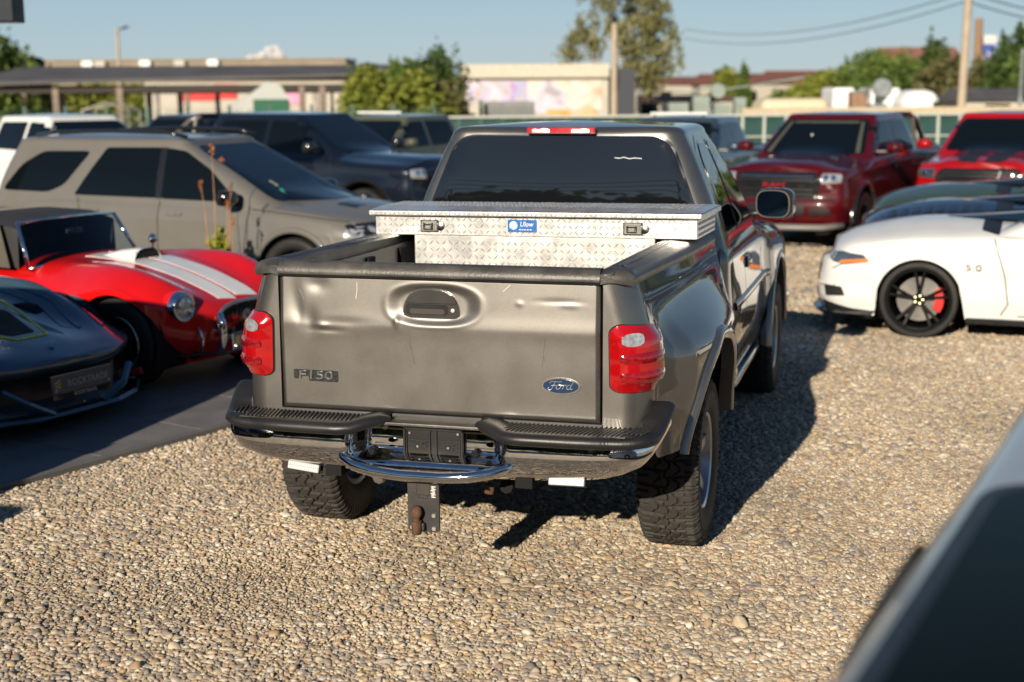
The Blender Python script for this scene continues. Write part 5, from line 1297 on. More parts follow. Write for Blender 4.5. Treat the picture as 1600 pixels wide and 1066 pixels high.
E0 = Vector((-2.90, .58)); EU = Vector((.313, .95)).normalized(); EV = Vector((-EU.y, EU.x))
def gravel():
    g = np.random.default_rng(3)
    pts = []; scl = []
    cx, cy = 1.8466, -5.4964; f = np.array([-math.sin(yaw), math.cos(yaw)]); r = np.array([math.cos(yaw), math.sin(yaw)])
    def band(d0, d1, sp, s0):
        n0 = int((d1-d0)/sp); w = d1*.40+.5; m0 = int(2*w/sp)
        D, X = np.meshgrid(d0+np.arange(n0)*sp, -w+np.arange(m0)*sp, indexing='ij')
        D = D+g.uniform(-.5, .5, D.shape)*sp; X = X+g.uniform(-.5, .5, X.shape)*sp
        k = (np.abs(X) < D*.39+.35)
        P = np.stack([cx+D*f[0]+X*r[0], cy+D*f[1]+X*r[1]], -1)[k]
        d = P-np.array(E0); v = d@np.array(EV); u = d@np.array(EU)
        P = P[~((v > -.01) & (u < 6.2))]
        pts.append(P); scl.append(np.full(len(P), s0))
    band(3.4, 8.0, .0148, .70); band(8.0, 13.0, .0190, .85); band(13.0, 20.0, .036, 1.5)
    P = np.concatenate(pts); s0 = np.concatenate(scl); n = len(P)
    me = bpy.data.meshes.new('gravel'); z = g.uniform(-.002, .006, n)
    me.vertices.add(n); me.vertices.foreach_set('co', np.column_stack([P, z]).ravel())
    size = s0*np.clip(g.lognormal(-.05, .30, n), .5, 2.1)
    from mathutils import noise
    lf = np.array([noise.noise(Vector((x*.55, y*.8, 0)))+.5*noise.noise(Vector((x*1.7, y*2.1, 5))) for x, y in P]); size *= np.clip(1+.42*lf, .62, 1.4)
    big = g.random(n) < .03; size[big] *= 1.55
    a = me.attributes.new('psize', 'FLOAT_VECTOR', 'POINT')
    sv = np.column_stack([size*g.uniform(.95, 1.45, n), size*g.uniform(.75, 1.05, n), size*g.uniform(.45, .75, n)])
    a.data.foreach_set('vector', sv.ravel())
    a = me.attributes.new('prot', 'FLOAT_VECTOR', 'POINT'); a.data.foreach_set('vector', np.column_stack([g.normal(0, .32, n), g.normal(0, .32, n), g.uniform(0, 6.28, n)]).ravel())
    a = me.attributes.new('pidx', 'INT', 'POINT'); a.data.foreach_set('value', g.integers(0, 6, n).astype(np.int32))
    # pebble shapes
    pc = bpy.data.collections.new('pebbles')
    m = bpy.data.materials.new('pebble_stone'); m.use_nodes = True; nn = m.node_tree.nodes; l = m.node_tree.links; b = nn['Principled BSDF']
    oi = nn.new('ShaderNodeObjectInfo'); cr = nn.new('ShaderNodeValToRGB'); cr.color_ramp.interpolation = 'CONSTANT'; e = cr.color_ramp.elements
    cols = [(.44, .35, .235), (.50, .41, .29), (.38, .31, .22), (.46, .35, .22), (.55, .47, .36), (.34, .29, .235), (.41, .29, .18), (.46, .38, .27), (.31, .275, .24), (.50, .41, .28), (.36, .255, .18), (.43, .37, .285), (.22, .20, .18), (.57, .51, .42)]
    e[0].color = (*cols[0], 1); e[1].position = 1/len(cols); e[1].color = (*cols[1], 1)
    for i, c in enumerate(cols[2:], 2): q = e.new(i/len(cols)); q.color = (*c, 1)
    l.new(oi.outputs['Random'], cr.inputs[0])
    tc = nn.new('ShaderNodeTexCoord'); no = nn.new('ShaderNodeTexNoise'); no.inputs['Scale'].default_value = 90; no.inputs['Detail'].default_value = 5; l.new(tc.outputs['Object'], no.inputs['Vector'])
    mr = nn.new('ShaderNodeMapRange'); mr.inputs[1].default_value = .3; mr.inputs[2].default_value = .7; mr.inputs[3].default_value = .8; mr.inputs[4].default_value = 1.15; l.new(no.outputs['Fac'], mr.inputs[0])
    sc = nn.new('ShaderNodeVectorMath'); sc.operation = 'SCALE'; l.new(cr.outputs[0], sc.inputs[0]); l.new(mr.outputs[0], sc.inputs['Scale']); ge = nn.new('ShaderNodeNewGeometry'); n3 = nn.new('ShaderNodeTexNoise'); n3.inputs['Scale'].default_value = .9; n3.inputs['Detail'].default_value = 4; l.new(ge.outputs['Position'], n3.inputs['Vector'])
    m3 = nn.new('ShaderNodeMapRange'); m3.inputs[1].default_value = .32; m3.inputs[2].default_value = .68; m3.inputs[3].default_value = .80; m3.inputs[4].default_value = 1.14; l.new(n3.outputs['Fac'], m3.inputs[0])
    s3 = nn.new('ShaderNodeVectorMath'); s3.operation = 'SCALE'; l.new(sc.outputs[0], s3.inputs[0]); l.new(m3.outputs[0], s3.inputs['Scale']); l.new(s3.outputs[0], b.inputs['Base Color'])
    b.inputs['Roughness'].default_value = .75; b.inputs['Specular IOR Level'].default_value = .3
    from mathutils import noise
    for k in range(6):
        bm = bmesh.new(); bmesh.ops.create_icosphere(bm, subdivisions=2, radius=.0150)
        for v in bm.verts:
            q = v.co/.015
            v.co *= 1+.28*noise.noise(q*.9+Vector((k*7, 3, 1)))+.10*noise.noise(q*2.3+Vector((k, 9, 4)))
        pm2 = bpy.data.meshes.new('pebble'); bm.to_mesh(pm2); bm.free(); pm2.materials.append(m)
        pm2.polygons.foreach_set('use_smooth', [True]*len(pm2.polygons))
        pc.objects.link(bpy.data.objects.new('pebble', pm2))
    o = bpy.data.objects.new('gravel', me); link(o); tag(o, kind='stuff', label='tan and grey rounded gravel covering the lot around the pickup')
    ng = bpy.data.node_groups.new('scatter_pebbles', 'GeometryNodeTree')
    ng.interface.new_socket('Geometry', in_out='INPUT', socket_type='NodeSocketGeometry'); ng.interface.new_socket('Geometry', in_out='OUTPUT', socket_type='NodeSocketGeometry')
    N = ng.nodes; L = ng.links; gi = N.new('NodeGroupInput'); go = N.new('NodeGroupOutput')
    ip = N.new('GeometryNodeInstanceOnPoints'); ci = N.new('GeometryNodeCollectionInfo'); ci.inputs['Collection'].default_value = pc; ci.inputs['Separate Children'].default_value = True
    L.new(gi.outputs[0], ip.inputs['Points']); L.new(ci.outputs[0], ip.inputs['Instance']); ip.inputs['Pick Instance'].default_value = True
    for nm, ty, sk in (('psize', 'FLOAT_VECTOR', 'Scale'), ('prot', 'FLOAT_VECTOR', 'Rotation'), ('pidx', 'INT', 'Instance Index')):
        a = N.new('GeometryNodeInputNamedAttribute'); a.data_type = ty; a.inputs[0].default_value = nm
        L.new(a.outputs['Attribute'], ip.inputs[sk])
    L.new(ip.outputs[0], go.inputs[0])
    md = o.modifiers.new('scatter', 'NODES'); md.node_group = ng
gravel()

# paved strip under the sports cars
def paving():
    T = bpy.data.objects.new('paved_area', None)
    base = MB(); Ms = mat('slab_joint', (.02, .02, .02), .9)
    def W2(u, v, z): p = E0+EU*u+EV*v; return (p.x, p.y, z)
    base.add([W2(-4.5, .02, .010), W2(6.1, .02, .010), W2(6.1, 7.2, .010), W2(-4.5, 7.2, .010)], [(0, 1, 2, 3)])
    B = base.build('paved_area', Ms, None, kind='structure')
    Mt = mat('slab_stone', (.155, .150, .150), .5, var=.14, vscale=3, bump=.0015, bscale=50, dirt=.45, dirtcol=(.22, .19, .16))
    L, V = .80, .60; ref = {}
    for i in range(13):
        for j in range(12):
            h = .028+rnd.uniform(-.0012, .0012)
            m = MB().box((0, 0, 0), (L-.008, V-.008, .02))
            if 'm' not in ref:
                o = m.build('paving_slab', Mt, B, bevel=.002); ref['m'] = o.data
            else:
                o = bpy.data.objects.new('paving_slab', ref['m']); link(o, B)
            c = E0+EU*(-4.5+L*(i+.5+.0*(j % 2)))+EV*(.07+V*(j+.5)); o.location = (c.x, c.y, h-.010); o.rotation_euler = (rnd.uniform(-.001, .001), 0, math.atan2(EU.y, EU.x))
    k = MB().box((0, 0, 0), (10.6, .05, .05)); o = k.build('edging_strip', mat('edging', (.13, .125, .12), .6, bump=.001), B, bevel=.004)
    c = E0+EU*.8+EV*.03; o.location = (c.x, c.y, .010); o.rotation_euler = (0, 0, math.atan2(EU.y, EU.x))
paving()

# ------------------------------------------------------------------ background
CAMP = Vector((1.8466, -5.4964)); FD = Vector((-math.sin(yaw), math.cos(yaw))); RD = Vector((math.cos(yaw), math.sin(yaw)))
def at(u, D):
    """ground point seen in column u at distance D along the view"""
    p = CAMP+FD*D+RD*((u-800)*D/2190.0); return p
def zz(v, D, u=800): return 2.10+(144+.0064*(u-800)-v)*D/2228.0
RZ = yaw   # things facing the camera row
def lumber(name, a, b, z0, z1, th, m, parent=None, **k):
    """upright slab from ground point a to b"""
    a = Vector(a); b = Vector(b); d = (b-a); L = d.length; mb = MB().box((0, 0, 0), (L, th, z1-z0))
    o = mb.build(name, m, parent, **k); c = (a+b)/2; o.location = (c.x, c.y, (z0+z1)/2); o.rotation_euler = (0, 0, math.atan2(d.y, d.x)); return o
def pole(name, u, D, z1, r0, r1, m, label, cat, lean=0, z0=0, **k):
    p = at(u, D); T = empty(name, (p.x, p.y, 0), RZ, label, cat)
    MB().tube([(0, 0, z0), (lean*.5, 0, z1*.5), (lean, 0, z1)], [r0, (r0+r1)/2, r1], n=10).build('shaft', m, T, smooth=True, angle=60); return T
def leafmat(name, c, c2):
    m = bpy.data.materials.new(name); m.use_nodes = True; n = m.node_tree.nodes; l = m.node_tree.links; b = n['Principled BSDF']
    g = n.new('ShaderNodeNewGeometry'); cr = n.new('ShaderNodeMix'); cr.data_type = 'RGBA'
    l.new(g.outputs['Random Per Island'], cr.inputs[0]); cr.inputs[6].default_value = (*c, 1); cr.inputs[7].default_value = (*c2, 1)
    l.new(cr.outputs[2], b.inputs['Base Color']); b.inputs['Roughness'].default_value = .6; b.inputs['Specular IOR Level'].default_value = .25
    tl = n.new('ShaderNodeBsdfTranslucent'); l.new(cr.outputs[2], tl.inputs[0]); ms = n.new('ShaderNodeMixShader'); ms.inputs[0].default_value = .35
    l.new(b.outputs[0], ms.inputs[1]); l.new(tl.outputs[0], ms.inputs[2]); l.new(ms.outputs[0], n['Material Output'].inputs[0]); return m
LF_l = leafmat('leaf_light', (.17, .22, .03), (.30, .31, .06)); LF_m = leafmat('leaf_mid', (.085, .15, .03), (.17, .23, .055)); LF_d = leafmat('leaf_dark', (.045, .085, .022), (.10, .145, .04))
LF_o = leafmat('leaf_olive', (.10, .11, .04), (.19, .17, .07)); LF_b = leafmat('leaf_brown', (.13, .08, .035), (.22, .14, .06)); LF_y = leafmat('leaf_birch', (.17, .18, .07), (.32, .30, .14))
BARK = mat('bark', (.09, .07, .05), .9, bump=.01, bscale=20, var=.3); BARKW = mat('birch_bark', (.42, .38, .32), .8, var=.4, vscale=6)
def crown(lobes, n, ls, m, parent, seed, name='crown', droop=0):
    g = np.random.default_rng(seed); V = []; tot = sum(a*b*c for _, _, _, a, b, c in lobes)
    for (x, y, z, a, b, c) in lobes:
        k = max(30, int(n*(a*b*c)/tot)); u = g.normal(size=(k, 3)); u /= np.linalg.norm(u, axis=1)[:, None]
        rr = (.45+.55*g.random(k)**.6)[:, None]
        # clumping
        cl = g.normal(size=(max(6, k//60), 3)); cl /= np.linalg.norm(cl, axis=1)[:, None]
        pick = cl[g.integers(0, len(cl), k)]*g.uniform(.55, 1.08, (len(cl), 1))[g.integers(0, len(cl), k)]
        mixm = (g.random(k) < .65)[:, None]
        q = np.where(mixm, pick+g.normal(0, .17, (k, 3)), u*rr)
        V.append(q*np.array([a, b, c])+np.array([x, y, z]))
    P = np.concatenate(V); P = P[P[:, 2] > .05]; k = len(P)
    t1 = g.normal(size=(k, 3)); t1[:, 2] *= .6
    if droop: t1[:, 2] -= droop
    t1 /= np.linalg.norm(t1, axis=1)[:, None]
    t2 = np.cross(t1, g.normal(size=(k, 3))); t2 /= np.linalg.norm(t2, axis=1)[:, None]
    s = (ls*g.uniform(.6, 1.4, k))[:, None]
    A = P-t1*s*.7; B = P+t2*s*.38; C = P+t1*s*.7; D = P-t2*s*.38
    vv = np.stack([A, B, C, D], 1).reshape(-1, 3)
    me = bpy.data.meshes.new(name); me.vertices.add(4*k); me.vertices.foreach_set('co', vv.ravel()); me.loops.add(4*k); me.loops.foreach_set('vertex_index', np.arange(4*k, dtype=np.int32))
    me.polygons.add(k); me.polygons.foreach_set('loop_start', np.arange(0, 4*k, 4, dtype=np.int32)); me.update(calc_edges=True); me.materials.append(m)
    o = bpy.data.objects.new(name, me); link(o, parent); return o
def tree(u, D, h, w, m, label, cat='tree', n=3500, ls=.22, seed=1, low=.0, trunk=True, lobes=None, name=None, bark=None, p=None, d=None, droop=0, xl=0):
    p = p or at(u, D); g = random.Random(seed*13+5)
    T = empty(name or ('tree' if cat == 'tree' else 'bush'), (p.x, p.y, 0), RZ, label, cat)
    if lobes is None:
        lobes = [(0, 0, low+(h-low)*.48, w*.42, w*.42, (h-low)*.44)]
        for k in range(7):
            a = g.uniform(0, 2*PI); r = w*.30; z = low+(h-low)*g.uniform(.28, .80)
            lobes.append((r*math.cos(a), r*.8*math.sin(a), z, w*g.uniform(.16, .26), w*.2, (h-low)*g.uniform(.15, .25)))
        lobes.append((g.uniform(-.1, .1)*w, 0, h*.86, w*.18, w*.18, h*.14))
    crown(lobes, n, ls, m, T, seed, droop=droop)
    if trunk:
        mb = MB(); mb.tube([(0, 0, -.1), (.03*w, 0, h*.35), (0, .02, h*.7), (.05, 0, h*.9)], [h*.022, h*.017, h*.010, .02], n=8)
        for L in lobes[1:7]:
            mb.tube([(0, 0, min(h*.35, L[2]*.6)), (L[0]*.5, L[1]*.5, L[2]*.8), (L[0], L[1], L[2])], [h*.010, h*.007, .012], n=5)
        mb.build('trunk', bark or BARK, T)
    return T

# trees and bushes
tree(8, 60, 4.7, 4.6, LF_m, 'rounded green tree at the far left behind the shed', n=4500, ls=.26, seed=2)
tree(52, 62, 4.1, 3.0, LF_d, 'smaller dark tree right of the rounded tree at the left', n=2600, ls=.24, seed=3)
tree(-60, 66, 5.4, 5.0, LF_m, 'green tree cut by the left edge of the view', n=3000, ls=.26, seed=33)
for i, (u, w, h, m) in enumerate(((60, 4.5, 2.6, LF_l), (150, 4.6, 2.55, LF_l), (225, 4.0, 2.7, LF_l), (-20, 4, 2.6, LF_m))):
    tree(u, 74, h, w*1.15, m, ['yellow-green bush under the left end of the shed', 'yellow-green bush behind the small frame tent', 'yellow-green bush beside the red and white wall', 'green bush under the far left of the shed'][i], 'bush', n=2200, ls=.26, seed=10+i, trunk=False)
tree(590, 46, 3.05, 2.6, LF_l, 'bright green bush left of the graffiti building', 'bush', n=4200, ls=.17, seed=20, trunk=False)
tree(655, 47, 2.75, 2.8, LF_l, 'low bright green bush in front of the dark bush', 'bush', n=3800, ls=.17, seed=21, trunk=False)
tree(700, 47.5, 2.55, 2.0, LF_o, 'olive bush against the graffiti wall', 'bush', n=2500, ls=.16, seed=22, trunk=False)
tree(682, 52, 3.75, 2.9, LF_d, 'dark green bush standing higher behind the bright bushes', 'bush', n=4500, ls=.19, seed=23)
tree(628, 51, 3.35, 1.6, LF_m, 'narrow mid-green bush between the bright and the dark one', 'bush', n=2000, ls=.18, seed=24, trunk=False)
# birch behind the graffiti building
D = 84
L = []
for (u, v, a, c) in ((905, 78, 1.5, 1.3), (880, 92, 1.0, .9), (915, 50, 1.0, 1.3), (935, 25, .9, 1.4), (985, 60, 1.9, 1.6), (1010, 95, 1.8, 1.4), (1030, 60, 1.3, 1.6), (1045, 90, .8, 1.8), (1000, 25, 1.7, 1.5), (1025, 10, 1.1, 1.3), (965, 5, 1.4, 1.1), (990, 120, 1.6, 1.2), (1020, 130, 1.3, 1.1), (955, 45, .9, 1.1), (905, 5, .5, .6), (985, -25, 1.8, 1.4), (1052, 60, .4, .7)):
    L.append(((u-985)*D/2228, rnd.uniform(-.9, .9), zz(v, D, 985), a*.72, a*.72, c*.72))
T = tree(985, D, 9.2, 6, LF_y, 'tall loose birch behind the graffiti building', n=8500, ls=.19, seed=40, lobes=L, bark=BARKW, droop=.5)
MB().tube([(-2.1, 0, 0), (-2.15, 0, 3.0), (-2.3, 0, 4.8), (-2.0, 0, 6.6)], [.16, .14, .10, .03], n=7).build('trunk', BARKW, T)
MB().tube([(-2.15, 0, 3.2), (-1.7, 0, 4.6), (-1.3, 0, 5.4)], [.08, .06, .02], n=6).build('limb', BARKW, T)
# right-hand greenery
tree(1128, 118, 4.1, 3.0, LF_l, 'small round tree left of the cypress', n=1600, ls=.3, seed=50)
p = at(1153, 92); T = empty('tree', (p.x, p.y, 0), RZ, 'slim dark green cypress standing alone', 'tree')
crown([(0, 0, .9, .55, .55, .9), (0, 0, 1.8, .52, .52, 1.0), (0, 0, 2.8, .36, .36, .8), (0, 0, 3.45, .17, .17, .5)], 3400, .15, LF_m, T, 51)
MB().tube([(0, 0, 0), (0, 0, 3.4)], [.08, .03], n=6).build('trunk', BARK, T)
gr = [(1235, 150, 1.9, 6, LF_m, 100), (1290, 118, 3.3, 6, LF_l, 90), (1335, 100, 3.9, 6, LF_m, 88), (1372, 95, 4.2, 6.5, LF_l, 90), (1408, 98, 4.1, 6, LF_m, 85), (1445, 90, 4.2, 5.5, LF_d, 92), (1465, 110, 3.6, 5.5, LF_o, 80), (1512, 108, 3.7, 5.5, LF_o, 80), (1545, 95, 4.2, 4.2, LF_d, 78), (1595, 75, 5.0, 4.4, LF_m, 75), (1260, 130, 2.8, 5, LF_l, 96), (1560, 60, 5.3, 3.0, LF_d, 84), (1345, 90, 4.3, 3.5, LF_m, 84), (1440, 75, 5.0, 2.8, LF_d, 86)]
lb = ['low green bush beside the red-roofed houses', 'pale green bush above the white box van', 'mid-green bush behind the transformer', 'bright bush above the white van', 'rounded green bush behind the white van', 'dark bush left of the tall utility pole', 'olive bush at the foot of the utility pole', 'second olive bush, right of the utility pole', 'dark tree behind the insulators', 'green tree at the right edge', 'light bush left of the white box van', 'slender dark tree near the tower', 'taller green bush behind the transformer', 'thin dark tree with loose top left of the utility pole']
for i, (u, v, _, w, m, D) in enumerate(gr):
    tree(u, D, zz(v-6, D, u), w*.72, m, lb[i], 'tree' if 'tree' in lb[i] else 'bush', n=2300, ls=.27, seed=60+i, trunk='tree' in lb[i])

for i in range(9):
    u = 1690+i*125; D_ = [70, 82, 66, 88, 74, 62, 80, 70, 64][i]
    tree(u, D_, [5.2, 6.4, 4.6, 7.0, 5.4, 5.8, 6.6, 5.0, 6.0][i], [5.5, 7, 6, 8, 6, 6.5, 8, 6, 7][i], [LF_m, LF_d, LF_l][i % 3], ['tree beyond the right edge of the view, %s from the edge' % w for w in ('first', 'second', 'third', 'fourth', 'fifth', 'sixth', 'seventh', 'eighth', 'ninth')][i], n=2200, ls=.32, seed=140+i)
# long low building and open shed on the left
Mtan = mat('tan_render', (.25, .21, .155), .9, var=.2, vscale=.4); Mpale = mat('pale_render', (.46, .43, .37), .9, var=.12, vscale=.5, dirt=.4, dirtcol=(.35, .30, .24))
a, b = at(78, 130), at(560, 130)
T = empty('long_building', (a.x, a.y, 0), 0, 'long low tan building rising behind the dark shed roof', 'building')
T.location = (0, 0, 0)
lumber('wall', a, b, 0, zz(92, 130, 300), 8, Mtan, T); lumber('parapet', a, b, zz(92, 130, 300)+.003, zz(89, 130, 300), 8.3, Mtan, T)
for i, u in enumerate((85, 163, 182, 250, 302, 352)):
    q = at(u, 125.7); box('roof_unit', (q.x, q.y, zz(94, 125.7, u)), (.9, .5, .55), [Mpale, M_white][i % 2], T, bevel=0, rot=(0, 0, RZ))
Mroof = mat('bitumen_roof', (.075, .072, .075), .8, var=.25, vscale=.8); Mpost = mat('weathered_post', (.19, .15, .12), .85, var=.3, vscale=5)
D0, D1 = 53.0, 60.0
T = empty('open_shed', (*at(280, D0), 0), 0, 'long open shed with a dark flat roof on timber posts', 'shed'); T.location = (0, 0, 0)
mb = MB(); A = at(-15, D0); B_ = at(640, D0); C = at(640, D1); E = at(60, D1)
ze = zz(120, D0, 200); zt_ = zz(97.5, D1, 300)
V = [(A.x, A.y, ze-.0), (B_.x, B_.y, zz(111, D0, 640)), (C.x, C.y, zt_), (E.x, E.y, zt_)]
V += [(x, y, z-.13) for x, y, z in V]
mb.add(V, [(0, 1, 2, 3), (7, 6, 5, 4), (0, 4, 5, 1), (1, 5, 6, 2), (2, 6, 7, 3), (3, 7, 4, 0)]); mb.build('roof', Mroof, T)
lumber('beam', at(0, D0+.5), at(640, D0+.5), ze-.40, ze-.14, .16, mat('dark_beam', (.04, .035, .03), .9), T)
lumber('beam', at(60, D1-.4), at(640, D1-.4), ze-.45, ze-.1, .16, mat('dark_beam', (.04, .035, .03), .9), T)
lumber('back_fascia', at(60, D1), at(640, D1), zz(121, D1, 300), zt_-.14, .1, mat('dark_beam', (.04, .035, .03), .9), T)
for u, w, D in ((15, .22, D0+.5), (65, .2, D1-.5), (113, .22, D0+.5), (122, .2, D0+.9), (165, .1, D1-.5), (210, .24, D0+.5), (253, .2, D1-.5), (300, .18, D1-.5), (311, .14, D0+.6), (357, .16, D1-.5), (485, .2, D0+.5), (516, .22, D0+.5), (530, .1, D1-.5), (420, .14, D1-.5)):
    q = at(u, D); o = MB().box((0, 0, 0), (w, w, ze-.2)).build('post', Mpost, T); o.location = (q.x, q.y, (ze-.2)/2); o.rotation_euler = (0, 0, RZ)
# small frame tent and the wall with red paint
q = at(186, 47); T = empty('frame_tent', (q.x, q.y, 0), RZ, 'small bare metal tent frame in front of the bushes', 'tent frame'); Mf = mat('frame_metal', (.45, .42, .36), .4, .6)
z1 = zz(163, 47, 186); z2 = zz(152, 47, 186)
for y in (0, 1.4):
    MB().tube([(-.75, y, 0), (-.75, y, z1), (0, y, z2), (.75, y, z1), (.75, y, 0)], .03, n=6).build('hoop', Mf, T)
for x, z in ((-.75, z1), (0, z2), (.75, z1)): MB().tube([(x, 0, z), (x, 1.4, z)], .03, n=6).build('rail', Mf, T)
D = 70
T = empty('painted_wall', (0, 0, 0), 0, 'white rendered wall with red and pink painted panels behind the shed', 'wall')
lumber('wall', at(248, D), at(560, D), 0, zz(124, D, 400), .3, Mpale, T)
for u0, u1, v0, v1, c, nm in ((303, 352, 128, 150, (.55, .05, .045), 'red_panel'), (352, 386, 126, 148, (.50, .06, .05), 'red_panel'), (459, 482, 128, 158, (.62, .28, .40), 'pink_poster'), (500, 508, 130, 175, (.30, .27, .24), 'grey_pilaster'), (262, 268, 126, 180, (.25, .22, .2), 'drain_pipe')):
    lumber(nm, at(u0, D-.2), at(u1, D-.2), zz(v1, D, u0), zz(v0, D, u0), .06, mat(nm, c, .8, var=.35, vscale=1.2), T)
# white tunnel tent with green end wall
q = at(438, 46); T = empty('tunnel_tent', (q.x, q.y, 0), RZ, 'white plastic tunnel tent with a green lower end wall', 'tent')
s = 46/2228; hw = 29*s; zE = zz(150, 46, 438); zP = zz(122, 46, 438)
Mtent = mat('tent_plastic', (.52, .52, .49), .45, var=.1); prof_ = [(-hw, 0), (-hw, zE-.15), (-hw*.8, lerp(zE, zP, .45)), (-hw*.2, zP), (hw*.55, lerp(zE, zP, .72)), (hw, zE-.1), (hw, 0)]
dx, dy = -118*s*1.15, 5.0
rows = [[Vector((x+dx*t, dy*t, z*(1-.55*t))) for x, z in prof_] for t in (0, .33, .66, 1)]
MB().grid(rows, flip=True).build('cover', Mtent, T); MB().add([(x, -.0, z) for x, z in prof_], [tuple(range(len(prof_)))]).build('end_wall', mat('tent_grey', (.36, .38, .36), .6), T)
box('green_screen', (0, -.03, zz(150, 46, 438)/2), (hw*1.9, .03, zz(150, 46, 438)), mat('green_net', (.02, .10, .055), .8), T, bevel=0)

# graffiti building
D = 63
T = empty('graffiti_building', (0, 0, 0), 0, 'flat-roofed white building painted with pastel graffiti', 'building')
def mural(name, seed, ramp, sc):
    m = bpy.data.materials.new(name); m.use_nodes = True; n = m.node_tree.nodes; l = m.node_tree.links; b = n['Principled BSDF']; b.inputs['Roughness'].default_value = .9
    tc = n.new('ShaderNodeTexCoord'); no = n.new('ShaderNodeTexNoise'); no.noise_dimensions = '4D'; no.inputs['W'].default_value = seed; no.inputs['Scale'].default_value = sc; no.inputs['Detail'].default_value = 2.5; no.inputs['Distortion'].default_value = 1.2
    l.new(tc.outputs['Object'], no.inputs['Vector']); cr = n.new('ShaderNodeValToRGB'); e = cr.color_ramp.elements
    e[0].position = .30; e[0].color = (*ramp[0], 1); e[1].position = .72; e[1].color = (*ramp[-1], 1)
    for i, c in enumerate(ramp[1:-1], 1): q = e.new(.30+.42*i/(len(ramp)-1)); q.color = (*c, 1)
    l.new(no.outputs['Fac'], cr.inputs[0]); l.new(cr.outputs[0], b.inputs['Base Color']); return m
zt1 = zz(104, D, 840)
lumber('wall', at(728, D), at(941, D), 0, zt1-.35, 6, Mpale, T); lumber('cornice', at(728, D-.1), at(942, D-.1), zt1-.55, zt1, 6.3, mat('cornice_render', (.50, .46, .37), .85, var=.1), T)
f = 3.02
W1 = (.46, .43, .39)
for u0, u1, v0, v1, seed, ramp, sc in ((735, 800, 127, 158, 1, [(.50, .30, .50), W1, (.62, .55, .62), (.45, .42, .60), W1, (.55, .20, .38)], .9), (800, 826, 128, 158, 2, [W1, (.55, .16, .32), (.35, .36, .6), W1, (.2, .18, .2)], 1.2), (826, 885, 127, 176, 3, [W1, (.60, .56, .40), (.62, .52, .60), (.30, .30, .34), W1], .7), (885, 938, 127, 172, 4, [(.38, .50, .44), W1, (.62, .60, .56), (.50, .34, .22), W1], .6), (855, 930, 170, 186, 5, [(.60, .26, .08), (.65, .38, .16), W1, (.58, .22, .10)], .9)):
    lumber('mural', at(u0, D-f-(.03 if v0 > 160 else 0)), at(u1, D-f-(.03 if v0 > 160 else 0)), zz(v1, D-f, u0), zz(v0, D-f, u0), .05, mural('mural_paint', seed, ramp, sc), T)
lumber('side_wing', at(946, D-1), at(981, D-1), 0, zz(112, D, 950), 5, mat('dark_wing', (.045, .05, .06), .8), T)
T = empty('steel_container', (0, 0, 0), 0, 'low grey corrugated container in front of the graffiti wall', 'container')
lumber('box_wall', at(760, 50), at(836, 50), 0, zz(158, 50, 800), 2.2, mat('container_grey', (.20, .21, .21), .7, .2, var=.2, vscale=3), T)
for k in range(16):
    u = 762+4.8*k; q = at(u, 48.87); o = MB().box((0, 0, 0), (.05, .04, 1.6)).build('corrugation', mat('container_grey', (.2, .21, .21), .7), T); o.location = (q.x, q.y, .85); o.rotation_euler = (0, 0, RZ)
box('green_post', (*at(755, 48.5), .9), (.12, .12, 1.9), mat('post_green', (.03, .10, .07), .6), T, bevel=0, rot=(0, 0, RZ))

# poles, wires, lamp
Mcon = mat('concrete_pole', (.38, .31, .23), .85, var=.15, vscale=3, bump=.003, bscale=20)
T = pole('utility_pole', 957, 50, zz(42, 50, 957), .125, .10, Mcon, 'short concrete pole with a dark cap in front of the birch', 'pole'); box('pole_cap', (.0, 0, zz(42, 50, 957)+.13), (.16, .16, .26), M_dark, T, bevel=.02); box('cable_clamp', (.12, 0, 2.6), (.06, .1, .9), M_dark, T)
T = pole('utility_pole', 1482, 46, 8.2, .145, .11, Mcon, 'tall concrete utility pole carrying wires at the right', 'pole', lean=.16)
MB().box((.12, 0, 7.6), (1.6, .1, .1)).build('cross_arm', M_dark, T)
T = pole('street_lamp', 210, 88, zz(40, 88, 210), .13, .09, Mcon, 'distant lamp post above the shed roof', 'street lamp')
zl = zz(40, 88, 210); MB().tube([(0, 0, zl-.3), (.15, 0, zl-.05), (.40, 0, zl+.02)], .03, n=6).build('arm', M_dark, T); box('lamp_head', (.48, 0, zl+.03), (.42, .2, .12), M_dark, T, bevel=.03, rot=(0, -.3, 0))
def wire(pts, label, r=.022):
    P = []
    for i in range(len(pts)-1):
        a, b = Vector(pts[i]), Vector(pts[i+1]); sag = (b-a).length*.022
        for k in range(16): t = k/16; q = a.lerp(b, t); q.z -= sag*4*t*(1-t); P.append(q)
    P.append(Vector(pts[-1])); o = MB().tube(P, r, n=4, caps=False).build('overhead_wire', mat('wire_grey', (.10, .10, .10), .8), None); tag(o, label, 'wire')
p1 = at(1484, 46)
for i, (v0, v1, vr) in enumerate(((2, 52, 18), (16, 66, 30))):
    qa = at(1062, 78); qb = at(1760, 60)
    wire([(qa.x, qa.y, zz(v1, 78, 1062)), (p1.x, p1.y, zz(v0, 46, 1484)), (qb.x, qb.y, zz(vr+22, 60, 1700))], ['upper overhead wire sagging from the tall pole', 'lower overhead wire sagging from the tall pole'][i])

